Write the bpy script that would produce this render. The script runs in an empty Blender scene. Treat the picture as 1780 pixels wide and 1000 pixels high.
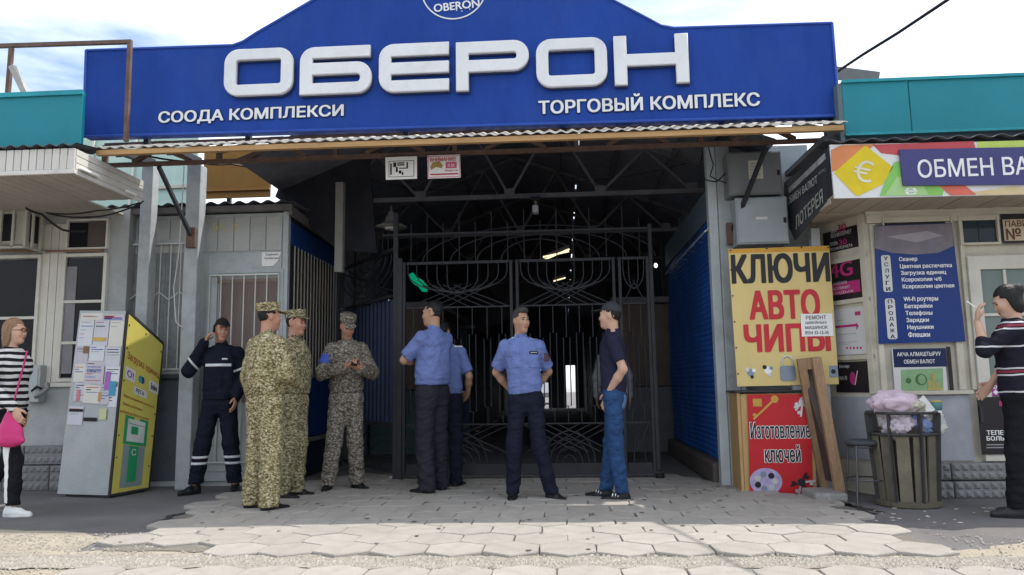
import bpy, bmesh, math, random
import numpy as np
from math import sin, cos, pi, radians, atan, tan, sqrt
from mathutils import Vector, Matrix
random.seed(7)
SC = bpy.context.scene
COL = SC.collection
# ------------------------------------------------------------------ camera
FPX = 1320.0; YAW = radians(3.78); PITCH = atan(.1274); ROLL = radians(.86); CAMH = 1.02
CAM = np.array([0, 0, CAMH])
cd = np.array([-sin(YAW)*cos(PITCH), cos(YAW)*cos(PITCH), sin(PITCH)])
cr0 = np.array([cos(YAW), sin(YAW), 0]); cu0 = np.cross(cr0, cd)
cr = cos(ROLL)*cr0 - sin(ROLL)*cu0; cu = cos(ROLL)*cu0 + sin(ROLL)*cr0
cam = bpy.data.cameras.new('camera'); camo = bpy.data.objects.new('camera', cam); COL.objects.link(camo)
m = Matrix.Identity(4)
for i in range(3):
    m[i][0] = cr[i]; m[i][1] = cu[i]; m[i][2] = -cd[i]; m[i][3] = CAM[i]
camo.matrix_world = m
cam.sensor_width = 36; cam.lens = FPX/1780*36; cam.clip_end = 500; cam.clip_start = .05
SC.camera = camo
# ------------------------------------------------------------------ sky, sun, exposure
SUN = Vector((.545, .232, 1.0)).normalized()
SUN_EL = math.asin(SUN.z); SUN_AZ = math.atan2(SUN.x, SUN.y)
w = bpy.data.worlds.new('World'); SC.world = w; w.use_nodes = True
nt = w.node_tree; nt.nodes.clear()
def N(nt, t, **kw):
    n = nt.nodes.new(t)
    for k, v in kw.items(): setattr(n, k, v)
    return n
sky = N(nt, 'ShaderNodeTexSky', sky_type='NISHITA', sun_disc=False, sun_elevation=SUN_EL, sun_rotation=SUN_AZ, dust_density=3.0, air_density=1.2)
tc = N(nt, 'ShaderNodeTexCoord'); mp = N(nt, 'ShaderNodeMapping'); mp.inputs['Scale'].default_value = (1.2, 1.2, 4.5)
nz = N(nt, 'ShaderNodeTexNoise'); nz.inputs['Scale'].default_value = 2.2; nz.inputs['Detail'].default_value = 6; nz.inputs['Roughness'].default_value = .55
rp = N(nt, 'ShaderNodeValToRGB'); rp.color_ramp.elements[0].position = .34; rp.color_ramp.elements[1].position = .62
mx = N(nt, 'ShaderNodeMixRGB'); mx.inputs[2].default_value = (7.6, 8.0, 8.5, 1)
bg = N(nt, 'ShaderNodeBackground'); bg.inputs['Strength'].default_value = .137
ou = N(nt, 'ShaderNodeOutputWorld')
L = nt.links.new
L(tc.outputs['Generated'], mp.inputs[0]); L(mp.outputs[0], nz.inputs[0]); L(nz.outputs[0], rp.inputs[0])
L(rp.outputs[0], mx.inputs[0]); L(sky.outputs[0], mx.inputs[1]); L(mx.outputs[0], bg.inputs[0]); L(bg.outputs[0], ou.inputs[0])
sl = bpy.data.lights.new('sun', 'SUN'); sl.energy = 2.85; sl.angle = radians(.6); sl.color = (1, .955, .88)
so = bpy.data.objects.new('sun', sl); COL.objects.link(so); so.rotation_euler = SUN.to_track_quat('Z', 'Y').to_euler(); so.location = (6, 2, 12)
SC.view_settings.view_transform = 'Standard'; SC.view_settings.look = 'None'; SC.view_settings.gamma = 1; SC.view_settings.exposure = .83
SC.view_settings.use_curve_mapping = False
# ------------------------------------------------------------------ pixel helpers (photo pixel + a known plane -> point)
def ray(x, y): return cd*FPX + cr*(x-890) - cu*(y-500)
def PY(x, y, Y): v = ray(x, y); return Vector(CAM + v*(Y/v[1]))
def PZ(x, y, Z=0.): v = ray(x, y); return Vector(CAM + v*((Z-CAMH)/v[2]))
def PX(x, y, X): v = ray(x, y); return Vector(CAM + v*(X/v[0]))
# ------------------------------------------------------------------ materials
MATS = {}
def M(name, rgb, rough=.65, metal=0., var=.18, vs=5., bump=.15, bs=60., rnd=0., spec=.22, dirt=0., dirtc=(.06, .055, .05), bd=.02, stretch=(1, 1, 1)):
    if name in MATS: return MATS[name]
    mt = bpy.data.materials.new(name); mt.use_nodes = True; MATS[name] = mt
    t = mt.node_tree; L = t.links.new; b = t.nodes['Principled BSDF']
    b.inputs['Roughness'].default_value = rough; b.inputs['Metallic'].default_value = metal
    b.inputs['Specular IOR Level'].default_value = spec
    tc = N(t, 'ShaderNodeTexCoord'); mp = N(t, 'ShaderNodeMapping'); mp.inputs['Scale'].default_value = stretch
    L(tc.outputs['Object'], mp.inputs[0])
    n1 = N(t, 'ShaderNodeTexNoise'); n1.inputs['Scale'].default_value = vs; n1.inputs['Detail'].default_value = 6; n1.inputs['Roughness'].default_value = .65
    L(mp.outputs[0], n1.inputs[0])
    mr = N(t, 'ShaderNodeMapRange'); mr.inputs[1].default_value = .25; mr.inputs[2].default_value = .75
    mr.inputs[3].default_value = 1-var; mr.inputs[4].default_value = 1+var; L(n1.outputs[0], mr.inputs[0])
    vm = N(t, 'ShaderNodeVectorMath', operation='SCALE'); vm.inputs[0].default_value = rgb; L(mr.outputs[0], vm.inputs['Scale'])
    last = vm.outputs[0]
    if rnd:
        oi = N(t, 'ShaderNodeObjectInfo'); m2 = N(t, 'ShaderNodeMapRange'); m2.inputs[3].default_value = 1-rnd; m2.inputs[4].default_value = 1+rnd
        L(oi.outputs['Random'], m2.inputs[0]); v2 = N(t, 'ShaderNodeVectorMath', operation='SCALE'); L(last, v2.inputs[0]); L(m2.outputs[0], v2.inputs['Scale']); last = v2.outputs[0]
    if dirt:
        n3 = N(t, 'ShaderNodeTexNoise'); n3.inputs['Scale'].default_value = 2.3; n3.inputs['Detail'].default_value = 9; n3.inputs['Roughness'].default_value = .7
        L(tc.outputs['Object'], n3.inputs[0]); r3 = N(t, 'ShaderNodeValToRGB'); r3.color_ramp.elements[0].position = .5; r3.color_ramp.elements[1].position = .72
        r3.color_ramp.elements[1].color = (dirt, dirt, dirt, 1); L(n3.outputs[0], r3.inputs[0])
        mm = N(t, 'ShaderNodeMixRGB'); mm.inputs[2].default_value = (*dirtc, 1); L(r3.outputs[0], mm.inputs[0]); L(last, mm.inputs[1]); last = mm.outputs[0]
    L(last, b.inputs['Base Color'])
    if bump:
        n2 = N(t, 'ShaderNodeTexNoise'); n2.inputs['Scale'].default_value = bs; n2.inputs['Detail'].default_value = 4; L(mp.outputs[0], n2.inputs[0])
        bp = N(t, 'ShaderNodeBump'); bp.inputs['Strength'].default_value = bump; bp.inputs['Distance'].default_value = bd; L(n2.outputs[0], bp.inputs['Height']); L(bp.outputs[0], b.inputs['Normal'])
    return mt
def emis(name, rgb, s):
    if name in MATS: return MATS[name]
    mt = M(name, rgb, bump=0); b = mt.node_tree.nodes['Principled BSDF']; b.inputs['Emission Color'].default_value = (*rgb, 1); b.inputs['Emission Strength'].default_value = s
    return mt
def glassy(name, rgb, rough=.05):
    mt = M(name, rgb, rough=rough, var=.1, bump=.03, bs=2.5, spec=.13); return mt
# ------------------------------------------------------------------ object helpers
ORG = {}
def org(o): return ORG.get(o.name, Vector((0, 0, 0))) if o else Vector((0, 0, 0))
def tag(o, label=None, cat=None, group=None, kind=None):
    if label: o['label'] = label
    if cat: o['category'] = cat
    if group: o['group'] = group
    if kind: o['kind'] = kind
    return o
def thing(name, label, cat, loc=(0, 0, 0), group=None):
    o = bpy.data.objects.new(name, None); COL.objects.link(o); o.location = loc; o.empty_display_size = .1
    ORG[o.name] = Vector(loc); return tag(o, label, cat, group)
def link(name, me, mat, parent=None, loc=None, rot=None):
    o = bpy.data.objects.new(name, me); COL.objects.link(o)
    if mat is not None and not me.materials: me.materials.append(mat)
    if parent: o.parent = parent
    if loc is not None: o.location = Vector(loc) - org(parent)
    if rot is not None: o.rotation_euler = rot
    ORG[o.name] = org(parent) + (o.location if loc is not None else Vector((0, 0, 0)))
    return o
class MB:
    def __init__(s): s.v = []; s.f = []
    def add(s, vs, fs):
        b = len(s.v); s.v += [tuple(q) for q in vs]; s.f += [tuple(i+b for i in q) for q in fs]; return s
    def hexa(s, c):  # 8 corners: bottom 4 ccw, top 4 ccw
        return s.add(c, [(3, 2, 1, 0), (4, 5, 6, 7), (0, 1, 5, 4), (1, 2, 6, 5), (2, 3, 7, 6), (3, 0, 4, 7)])
    def box(s, x0, x1, y0, y1, z0, z1):
        return s.hexa([(x0, y0, z0), (x1, y0, z0), (x1, y1, z0), (x0, y1, z0), (x0, y0, z1), (x1, y0, z1), (x1, y1, z1), (x0, y1, z1)])
    def bbox(s, x0, x1, y0, y1, z0, z1, b=.006):  # bevelled box
        bm = bmesh.new(); bmesh.ops.create_cube(bm, size=1)
        for v in bm.verts: v.co = Vector(((x0+x1)/2+v.co.x*(x1-x0), (y0+y1)/2+v.co.y*(y1-y0), (z0+z1)/2+v.co.z*(z1-z0)))
        bmesh.ops.bevel(bm, geom=bm.edges[:], offset=b, segments=2, affect='EDGES', profile=.5)
        bm.verts.index_update(); s.add([v.co[:] for v in bm.verts], [[v.index for v in f.verts] for f in bm.faces]); bm.free(); return s
    def beam(s, a, b, w, h=None, up=(0, 0, 1)):
        a = Vector(a); b = Vector(b); h = h or w; d = (b-a).normalized(); u = Vector(up)
        if abs(d.dot(u)) > .95: u = Vector((0, 1, 0))
        r = d.cross(u).normalized()*(w/2); u = r.cross(d).normalized()*(h/2)
        return s.hexa([a-r-u, a+r-u, b+r-u, b-r-u, a-r+u, a+r+u, b+r+u, b-r+u])
    def tube(s, pts, r, n=6, cap=True):
        pts = [Vector(q) for q in pts]; rs = r if isinstance(r, (list, tuple)) else [r]*len(pts); base = len(s.v); pr = None
        for i, q in enumerate(pts):
            d = (pts[min(i+1, len(pts)-1)] - pts[max(i-1, 0)]).normalized()
            if pr is None: pr = d.orthogonal().normalized()
            x = (pr - d*pr.dot(d)).normalized(); pr = x; y = d.cross(x)
            for k in range(n): a = 2*pi*k/n; s.v.append(tuple(q + (x*cos(a)+y*sin(a))*rs[i]))
        for i in range(len(pts)-1):
            for k in range(n): s.f.append((base+i*n+k, base+i*n+(k+1) % n, base+(i+1)*n+(k+1) % n, base+(i+1)*n+k))
        if cap: s.f.append(tuple(base+k for k in reversed(range(n)))); s.f.append(tuple(base+(len(pts)-1)*n+k for k in range(n)))
        return s
    def lathe(s, c, prof, n=24, sx=1, sy=1):
        base = len(s.v); c = Vector(c)
        for (r, z) in prof:
            for k in range(n): a = 2*pi*k/n; s.v.append((c.x+r*cos(a)*sx, c.y+r*sin(a)*sy, c.z+z))
        for i in range(len(prof)-1):
            for k in range(n): s.f.append((base+i*n+k, base+i*n+(k+1) % n, base+(i+1)*n+(k+1) % n, base+(i+1)*n+k))
        s.f.append(tuple(base+k for k in reversed(range(n)))); s.f.append(tuple(base+(len(prof)-1)*n+k for k in range(n))); return s
    def prism(s, poly, dv):  # planar polygon extruded by vector dv
        n = len(poly); p = [Vector(q) for q in poly]; dv = Vector(dv)
        s.add(p + [q+dv for q in p], [tuple(range(n)), tuple(reversed(range(n, 2*n)))] + [(i, (i+n), (i+1) % n+n, (i+1) % n) for i in range(n)]); return s
    def mesh(s, name, o=Vector((0, 0, 0)), smooth=False):
        me = bpy.data.meshes.new(name); me.from_pydata([(q[0]-o[0], q[1]-o[1], q[2]-o[2]) for q in s.v], [], s.f)
        bm = bmesh.new(); bm.from_mesh(me); bmesh.ops.recalc_face_normals(bm, faces=bm.faces); bm.to_mesh(me); bm.free()
        if smooth: me.polygons.foreach_set('use_smooth', [True]*len(me.polygons))
        return me
    def build(s, name, mat, parent=None, label=None, cat=None, kind=None, smooth=False, group=None):
        o = link(name, s.mesh(name, org(parent), smooth), mat, parent); return tag(o, label, cat, group, kind)
def B(name, mat, parent, x0, x1, y0, y1, z0, z1, bev=0, **kw):
    m = MB(); (m.bbox(x0, x1, y0, y1, z0, z1, bev) if bev else m.box(x0, x1, y0, y1, z0, z1)); return m.build(name, mat, parent, **kw)
class Plane:  # local frame on a flat surface: u right, v up, n outwards
    def __init__(s, o, u, v):
        s.o = Vector(o); s.u = Vector(u).normalized(); s.v = Vector(v).normalized(); s.n = s.u.cross(s.v).normalized()
    def P(s, u, v, n=0): return s.o + s.u*u + s.v*v + s.n*n
    def panel(s, u0, u1, v0, v1, n0=0, n1=.004):
        return MB().hexa([s.P(u0, v0, n0), s.P(u1, v0, n0), s.P(u1, v0, n1), s.P(u0, v0, n1), s.P(u0, v1, n0), s.P(u1, v1, n0), s.P(u1, v1, n1), s.P(u0, v1, n1)])
    def poly(s, pts, n0, n1): return MB().prism([s.P(a, b, n0) for a, b in pts], s.n*(n1-n0))
    def disc(s, cu_, cv, r, n0, n1, seg=24, ry=None, a0=0):
        return s.poly([(cu_+r*cos(a0+2*pi*k/seg), cv+(ry or r)*sin(a0+2*pi*k/seg)) for k in range(seg)], n0, n1)
    def text(s, name, txt, mat, parent, u0, v0, u1, v1, n=.006, bold=.012, ex=.0, rot=0, lab=None):
        me = textmesh(txt, bold)
        co = np.array([q.co[:] for q in me.vertices]); lo = co.min(0); hi = co.max(0); a = (u1-u0)/max(hi[0]-lo[0], 1e-6); b = (v1-v0)/max(hi[1]-lo[1], 1e-6)
        pts = []; o = org(parent)
        for q in co:
            uu = u0+(q[0]-lo[0])*a; vv = v0+(q[1]-lo[1])*b
            if rot:
                cu_, cv_ = (u0+u1)/2, (v0+v1)/2; du, dv = uu-cu_, vv-cv_; uu = cu_+du*cos(rot)-dv*sin(rot); vv = cv_+du*sin(rot)+dv*cos(rot)
            pts.append(s.P(uu, vv, n+q[2])-o)
        for q, c in zip(me.vertices, pts): q.co = c
        ob = link(name, me, mat, parent)
        if lab: ob['label'] = lab
        return ob
def textmesh(txt, bold=.012, ex=0):
    if bold > .008:   # heavy weight: thin glyphs overlaid with small shifts, each a hair proud of the last
        me = textmesh(txt, .0); co = np.array([v.co[:] for v in me.vertices]); fs = [tuple(p.vertices) for p in me.polygons]; b = bold-.006; vs = []; ff = []
        for i, (dx, dy) in enumerate(((0, 0), (1, .45), (-1, .45), (1, -.45), (-1, -.45), (.5, .6), (-.5, -.6))):
            k = len(vs); vs += [(q[0]+dx*b, q[1]+dy*b, q[2]+i*1.2e-4) for q in co]; ff += [tuple(j+k for j in f) for f in fs]
        m2 = bpy.data.meshes.new('t'); m2.from_pydata(vs, [], ff); bpy.data.meshes.remove(me); return m2
    c = bpy.data.curves.new('t', 'FONT'); c.body = txt; c.size = 1; c.resolution_u = 3; c.fill_mode = 'NONE'
    o = bpy.data.objects.new('t', c); me = bpy.data.meshes.new_from_object(o); bpy.data.objects.remove(o); bpy.data.curves.remove(c)
    co = [v.co.copy() for v in me.vertices]; nx = {}
    for e in me.edges: nx.setdefault(e.vertices[0], []).append(e.vertices[1]); nx.setdefault(e.vertices[1], []).append(e.vertices[0])
    bpy.data.meshes.remove(me); seen = set(); loops = []
    for v0 in range(len(co)):
        if v0 in seen or v0 not in nx: continue
        lp = [v0]; seen.add(v0); cur = v0
        while True:
            n_ = [q for q in nx[cur] if q not in seen]
            if not n_: break
            cur = min(n_) if len(lp) == 1 else n_[0]; lp.append(cur); seen.add(cur)
        if len(lp) > 2: loops.append([co[q] for q in lp])
    area = lambda l: sum(l[k-1].x*l[k].y-l[k].x*l[k-1].y for k in range(len(l)))/2
    ar = [area(l) for l in loops]; vs = []; ff = []; outer = []; holes = []
    def ins(p, l): return inside_poly((p.x, p.y), l)
    for l, a in zip(loops, ar):
        hole = any(a*a2 < 0 and abs(a2) > abs(a) and sum(ins(p, l2) for p in l) > len(l)*.6 for l2, a2 in zip(loops, ar)); (holes if hole else outer).append(l)
    own = {}
    for h in holes:
        cand = [k for k, l in enumerate(outer) if sum(ins(p, l) for p in h) > len(h)*.6]
        if cand: own.setdefault(min(cand, key=lambda k: abs(area(outer[k]))), []).append(h)
    from mathutils.geometry import delaunay_2d_cdt
    for k, l in enumerate(outer):
        parts = [l]+own.get(k, []); fl = []; ed = []; base = len(vs)
        for q in parts: n0 = len(fl); fl += [Vector((p.x, p.y)) for p in q]; ed += [(n0+i_, n0+(i_+1) % len(q)) for i_ in range(len(q))]
        r_ = delaunay_2d_cdt(fl, ed, [], 0, 1e-6); fl = r_[0]; tri = []
        for f in r_[2]:
            m_ = sum((fl[i_] for i_ in f), Vector((0, 0)))/len(f)
            if ins(m_, parts[0]) and not any(ins(m_, h) for h in parts[1:]): tri.append(f)
        vs += [(p.x, p.y, (k % 3)*3e-5) for p in fl]; ff += [tuple(base+t for t in f) for f in tri]
    m2 = bpy.data.meshes.new('t'); m2.from_pydata(vs, [], ff); return m2
def inside_poly(pt, poly):
    c = False
    for i in range(len(poly)):
        a, b = poly[i], poly[i-1]
        if (a.y > pt[1]) != (b.y > pt[1]) and pt[0] < (b.x-a.x)*(pt[1]-a.y)/(b.y-a.y)+a.x: c = not c
    return c
def outline_mesh(loops, ex, bev=0):
    c = bpy.data.curves.new('t', 'CURVE'); c.dimensions = '2D'; c.fill_mode = 'BOTH'; c.extrude = ex; c.bevel_depth = bev; c.offset = -bev; c.bevel_resolution = 2
    for lp in loops:
        sp = c.splines.new('POLY'); sp.points.add(len(lp)-1); sp.use_cyclic_u = True
        for q, (a, b) in zip(sp.points, lp): q.co = (a, b, 0, 1)
    o = bpy.data.objects.new('t', c); me = bpy.data.meshes.new_from_object(o); me.materials.clear(); bpy.data.objects.remove(o); bpy.data.curves.remove(c); return me
# common materials
white_paint = M('white_paint', (.62, .60, .55), rough=.6, var=.12, dirt=.35, dirtc=(.3, .28, .24))
cream = M('cream_paint', (.50, .47, .39), rough=.65, var=.12, dirt=.4, dirtc=(.25, .22, .18))
grey_paint = M('grey_paint', (.39, .41, .41), rough=.55, var=.15, dirt=.35, dirtc=(.16, .16, .15))
grey_blue = M('grey_blue_paint', (.39, .425, .435), rough=.5, var=.15, dirt=.4, dirtc=(.15, .15, .14))
steel_dark = M('dark_steel', (.035, .036, .042), rough=.5, var=.3)
rust = M('rust_brown_steel', (.13, .085, .07), rough=.75, var=.35, vs=12)
dark_glass = glassy('dark_glass', (.012, .012, .016))
black = M('black_plastic', (.012, .012, .013), rough=.5, var=.1)
white_m = M('white_print', (.75, .75, .74), rough=.6, var=.04, bump=0)
black_m = M('black_print', (.012, .012, .014), rough=.6, var=.04, bump=0)
# =================================================================== GROUND
asphalt = M('asphalt', (.145, .138, .14), rough=.9, var=.28, vs=1.3, bump=.5, bs=140, dirt=.55, dirtc=(.16, .145, .125))
m_ = MB(); m_.add([(-60, -30, 0), (60, -30, 0), (60, 90, 0), (-60, 90, 0)], [(0, 1, 2, 3)])
ground = m_.build('ground', asphalt, kind='structure')
def inside(pt, poly):
    c = False; n = len(poly)
    for i in range(n):
        a, b = poly[i], poly[i-1]
        if (a[1] > pt[1]) != (b[1] > pt[1]) and pt[0] < (b[0]-a[0])*(pt[1]-a[1])/(b[1]-a[1])+a[0]: c = not c
    return c
dirt_m = M('sandy_dirt', (.34, .30, .24), rough=.95, var=.25, vs=3, bump=.8, bs=60, dirt=.5, dirtc=(.2, .18, .15))
def ragged(pts, amp=.05, step=.12):
    out = []
    for i in range(len(pts)):
        a = Vector(pts[i]); b = Vector(pts[(i+1) % len(pts)]); n = max(1, int((b-a).length/step))
        for k in range(n):
            q = a.lerp(b, k/n); out.append((q.x+random.uniform(-amp, amp), q.y+random.uniform(-amp, amp)))
    return out
def sheet(poly, z): return MB().add([(a, b, z) for a, b in poly], [tuple(range(len(poly)))])
sheet(ragged([(-9, 1.5), (9, 1.5), (9, 5.25), (2.9, 5.15), (2.5, 4.85), (-3.1, 4.85), (-3.2, 5.3), (-4.0, 5.55), (-9, 5.6)]), .004).build('dirt_strip', dirt_m, kind='structure')
# hexagonal concrete pavers of the entrance apron and of the strip in front of it
joint_m = M('paving_joint', (.17, .155, .135), rough=.95, var=.25, vs=9, bump=.6)
pav_m = M('paver_concrete', (.325, .302, .272), rough=.9, var=.2, vs=5, bump=.45, bs=90, rnd=.07, dirt=.55, dirtc=(.24, .22, .19))
apron = [tuple(PZ(*q)[:2]) for q in [(425, 850), (330, 893), (262, 925), (190, 950), (170, 960), (600, 962), (1100, 964), (1650, 960), (1560, 925), (1500, 905), (1440, 875), (1280, 850), (1160, 822), (700, 822)]]
base_poly = ragged(apron, .03)
paving = sheet(base_poly, .008).build('paving', joint_m, kind='structure')
HW, HF = .40, .3464
def hexmesh(name, seed):
    r = random.Random(seed); g = .004; R = HW/2-g; pts = []
    ang = [30, 90, 150, 210, 270, 330]
    for a in ang: pts.append((R*cos(radians(a))+r.uniform(-.005, .005), R*sin(radians(a))+r.uniform(-.005, .005)))
    n = 6; b = .004
    v = [(x, y, -.03) for x, y in pts]+[(x, y, .016) for x, y in pts]+[(x*(1-b/R), y*(1-b/R), .022) for x, y in pts]
    f = [tuple(range(12, 18))]+[(i, (i+1) % 6, (i+1) % 6+6, i+6) for i in range(6)]+[(i+6, (i+1) % 6+6, (i+1) % 6+12, i+12) for i in range(6)]
    me = MB().add(v, f).mesh(name); me.materials.append(pav_m); return me
HX = [hexmesh('paver', s) for s in range(8)]
def lay(parent, poly, y0, y1, zoff, x0=-6, x1=6, ox=0):
    for j in range(int(y0/(HW*.75))-1, int(y1/(HW*.75))+2):
        for i in range(int(x0/HF)-1, int(x1/HF)+2):
            cy = j*HW*.75; cx = (i+(.5 if j % 2 else 0))*HF+ox
            if not inside((cx, cy), poly): continue
            link('paver', random.choice(HX), None, parent, (cx, cy, zoff+random.uniform(-.003, .003)), (random.uniform(-.008, .008), random.uniform(-.008, .008), random.choice(range(6))*pi/3))
lay(paving, apron, 4.4, 9.3, .004)
front = [(-2.9, 2.6), (6, 2.6), (6, 4.44), (-1.5, 4.46), (-2.7, 4.3)]
strip = sheet(ragged(front, .02), .008).build('pavement', joint_m, kind='structure')
lay(strip, front, 3.2, 4.8, -.004, ox=.11)
# crumbled edge: rubble between apron and front strip
grm = M('rubble', (.33, .305, .265), rough=.95, var=.3, vs=20, bump=.4)
g = MB(); rg = random.Random(3)
def pebble(x, y, s, z=0.0):
    pts = []
    for (a, b, c) in [(1, 0, 0), (0, 1, 0), (-1, 0, 0), (0, -1, 0), (0, 0, 1), (0, 0, -.6)]:
        k = s*rg.uniform(.6, 1.2); pts.append((x+a*k, y+b*k, z+c*k*.7))
    g.add(pts, [(0, 1, 4), (1, 2, 4), (2, 3, 4), (3, 0, 4), (1, 0, 5), (2, 1, 5), (3, 2, 5), (0, 3, 5)])
for i in range(5200):
    x = rg.uniform(-4.2, 3.4); e = 4.50 + .05*sin(x*2.1)+.03*sin(x*5.3)
    y = e+rg.gauss(0, .085); s = rg.choice([.006, .008, .010, .013, .018 if rg.random() < .4 else .008])
    pebble(x, y, s, .012)
for i in range(2600):
    x = rg.uniform(-5, -2.6); y = rg.uniform(4.1, 5.4); pebble(x, y, rg.choice([.005, .007, .01]), .008)
for i in range(700):
    x = rg.uniform(2.4, 4.5); y = rg.uniform(4.4, 5.3); pebble(x, y, rg.choice([.005, .007, .01]), .008)
g.build('rubble', grm, kind='stuff')
tag(sheet(ragged([(-4.2, 4.33), (3.4, 4.36), (3.3, 4.62), (0, 4.64), (-2.9, 4.70), (-4.2, 4.75)], .03, .1), .012).build('crumbled_edge', M('crumble', (.27, .245, .21), rough=.95, var=.35, vs=14, bump=.9, bs=50)), kind='structure')
gs_ = MB(); rg2 = random.Random(31)
for i in range(150):   # trodden gum and oil spots
    x, y = rg2.uniform(-3, 2.6), rg2.uniform(4.6, 7.9); r_ = rg2.uniform(.008, .022); n_ = 7
    gs_.add([(x+r_*cos(2*pi*k/n_)*rg2.uniform(.7, 1.2), y+r_*sin(2*pi*k/n_)*rg2.uniform(.7, 1.2), .032) for k in range(n_)], [tuple(range(n_))])
gs_.build('gum_spots', M('gum_dark', (.10, .095, .09), rough=.8), kind='stuff')
# broken asphalt patch by the right building
lit = MB(); rg = random.Random(9)
for i in range(70):
    x = rg.uniform(2.2, 4.4); y = rg.uniform(5.7, 6.4); s = rg.uniform(.006, .016); lit.box(x-s, x+s, y-s*.6, y+s*.6, .002, .006)
lit.build('litter', M('litter', (.5, .47, .4), var=.3), kind='stuff')
ck = MB(); rg = random.Random(12)
def crack(pix, wd):
    pts = [PZ(*q) for q in pix]; out = []
    for a, b in zip(pts, pts[1:]):
        for k in range(6): out.append(a.lerp(b, k/6)+Vector((rg.uniform(-.02, .02), rg.uniform(-.02, .02), 0)))
    for a, b in zip(out, out[1:]):
        d = (b-a).normalized(); n_ = Vector((-d.y, d.x, 0))*wd*rg.uniform(.3, 1); z = Vector((0, 0, .005))
        ck.add([a-n_+z, b-n_+z, b+n_+z, a+n_+z], [(0, 1, 2, 3)])
crack([(415, 866), (360, 884), (300, 897), (262, 915)], .03); crack([(1440, 872), (1480, 880), (1545, 893)], .05); crack([(1470, 876), (1530, 900)], .04)
ck.build('crack', M('crack_dirt', (.045, .042, .04), rough=1, var=.3), kind='structure')

# =================================================================== LEFT PAVILION (white siding, wide eave)
LW = 7.85
lp = thing('white_pavilion', 'white sided market pavilion with wide boarded eave at far left', 'building', (-6.2, LW, 0))
def Lx(px, py=560, Y=LW): return PY(px, py, Y).x
def Lz(py, px=100, Y=LW): return PY(px, py, Y).z
XR = -4.70   # right end of this wall
B('wall', M('pale_grey_wall', (.34, .35, .35), dirt=.4, dirtc=(.2, .2, .19)), lp, -9, XR, LW, LW+.2, .0, 3.0)
# moulded concrete base blocks
bb = M('base_block_grey', (.19, .19, .19), rough=.8, var=.25, vs=8, bump=.3, rnd=.1)
def base_block(wd, ht, dp):
    q = MB(); q.bbox(0, wd, -dp, 0, 0, ht, .012); nu = max(3, int(wd/.07)); nv = max(2, int(ht/.07))
    for i in range(nu):
        for j in range(nv):
            cx = (i+.5)*wd/nu; cz = (j+.5)*ht/nv; s = .026
            q.add([(cx-s, -dp-.001, cz-s), (cx+s, -dp-.001, cz-s), (cx+s, -dp-.001, cz+s), (cx-s, -dp-.001, cz+s), (cx-s*.4, -dp-.014, cz-s*.4), (cx+s*.4, -dp-.014, cz-s*.4), (cx+s*.4, -dp-.014, cz+s*.4), (cx-s*.4, -dp-.014, cz+s*.4)],
                  [(0, 1, 5, 4), (1, 2, 6, 5), (2, 3, 7, 6), (3, 0, 4, 7), (4, 5, 6, 7)])
    me = q.mesh('base_block'); me.materials.append(bb); return me
bm_lo = base_block(.50, .25, .12); bm_hi = base_block(.50, .19, .09)
for r_, (me, z) in enumerate(((bm_lo, 0), (bm_hi, .26))):
    for i in range(6):
        x = -7.4+i*.51+(0.2 if r_ else 0)
        if x+.5 < XR+.05: link('base_block', me, None, lp, (x, LW, z))
# siding boards between windows
def vboards(parent, x0, x1, y, z0, z1, wd, mat, th=.018, name='siding_board'):
    n = max(1, round((x1-x0)/wd)); w_ = (x1-x0)/n
    me = MB().bbox(.003, w_-.003, -th, 0, 0, z1-z0, .004).mesh(name); me.materials.append(mat)
    for i in range(n): link(name, me, None, parent, (x0+i*w_, y, z0))
sid = M('siding_white', (.58, .56, .50), rough=.55, var=.1, rnd=.05, dirt=.4, dirtc=(.33, .3, .25))
zs = Lz(665)
vboards(lp, Lx(68), Lx(110), LW, zs, 2.84, .085, sid)
vboards(lp, Lx(-150), Lx(-40), LW, zs, 2.84, .085, sid)
B('sill', sid, lp, -9, XR, LW-.04, LW, zs-.05, zs-.002, .006)
def window(parent, x0, x1, z0, z1, rows, y=LW, fr=.035, glass=dark_glass, mat=sid, cols=1):
    f = MB(); f.box(x0, x0+fr, y-.045, y-.001, z0, z1); f.box(x1-fr, x1, y-.045, y-.001, z0, z1)
    f.box(x0+fr, x1-fr, y-.045, y-.001, z0, z0+fr); f.box(x0+fr, x1-fr, y-.045, y-.001, z1-fr, z1)
    for r_ in rows: f.box(x0+fr, x1-fr, y-.04, y-.002, r_-.015, r_+.015)
    wo = f.build('window', mat, parent)
    zz = [z0+fr]+list(rows)+[z1-fr]
    for a, b in zip(zz, zz[1:]):
        for c in range(cols):
            xa = x0+fr+(x1-x0-2*fr)*c/cols; xb = x0+fr+(x1-x0-2*fr)*(c+1)/cols
            B('pane', glass, wo, xa+.003, xb-.003, y-.018, y-.01, a+.012, b-.012)
    return wo
window(lp, Lx(-45), Lx(69), Lz(672), Lz(443), [Lz(552)])
window(lp, Lx(107), Lx(184), Lz(664), Lz(443), [Lz(597), Lz(526)])
tw = window(lp, Lx(110), Lx(183), Lz(436), Lz(384), [], fr=.02, cols=2)
B('curtain', M('dull_brown', (.09, .07, .065)), lp, Lx(147), Lx(181), LW-.026, LW-.02, Lz(434), Lz(388))
# things lying in the glass: pale sheet behind the second window
B('shade_sheet', M('pale_lilac', (.22, .21, .23)), lp, Lx(109)+.03, Lx(131), LW-.024, LW-.0195, Lz(650), Lz(465))
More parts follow.
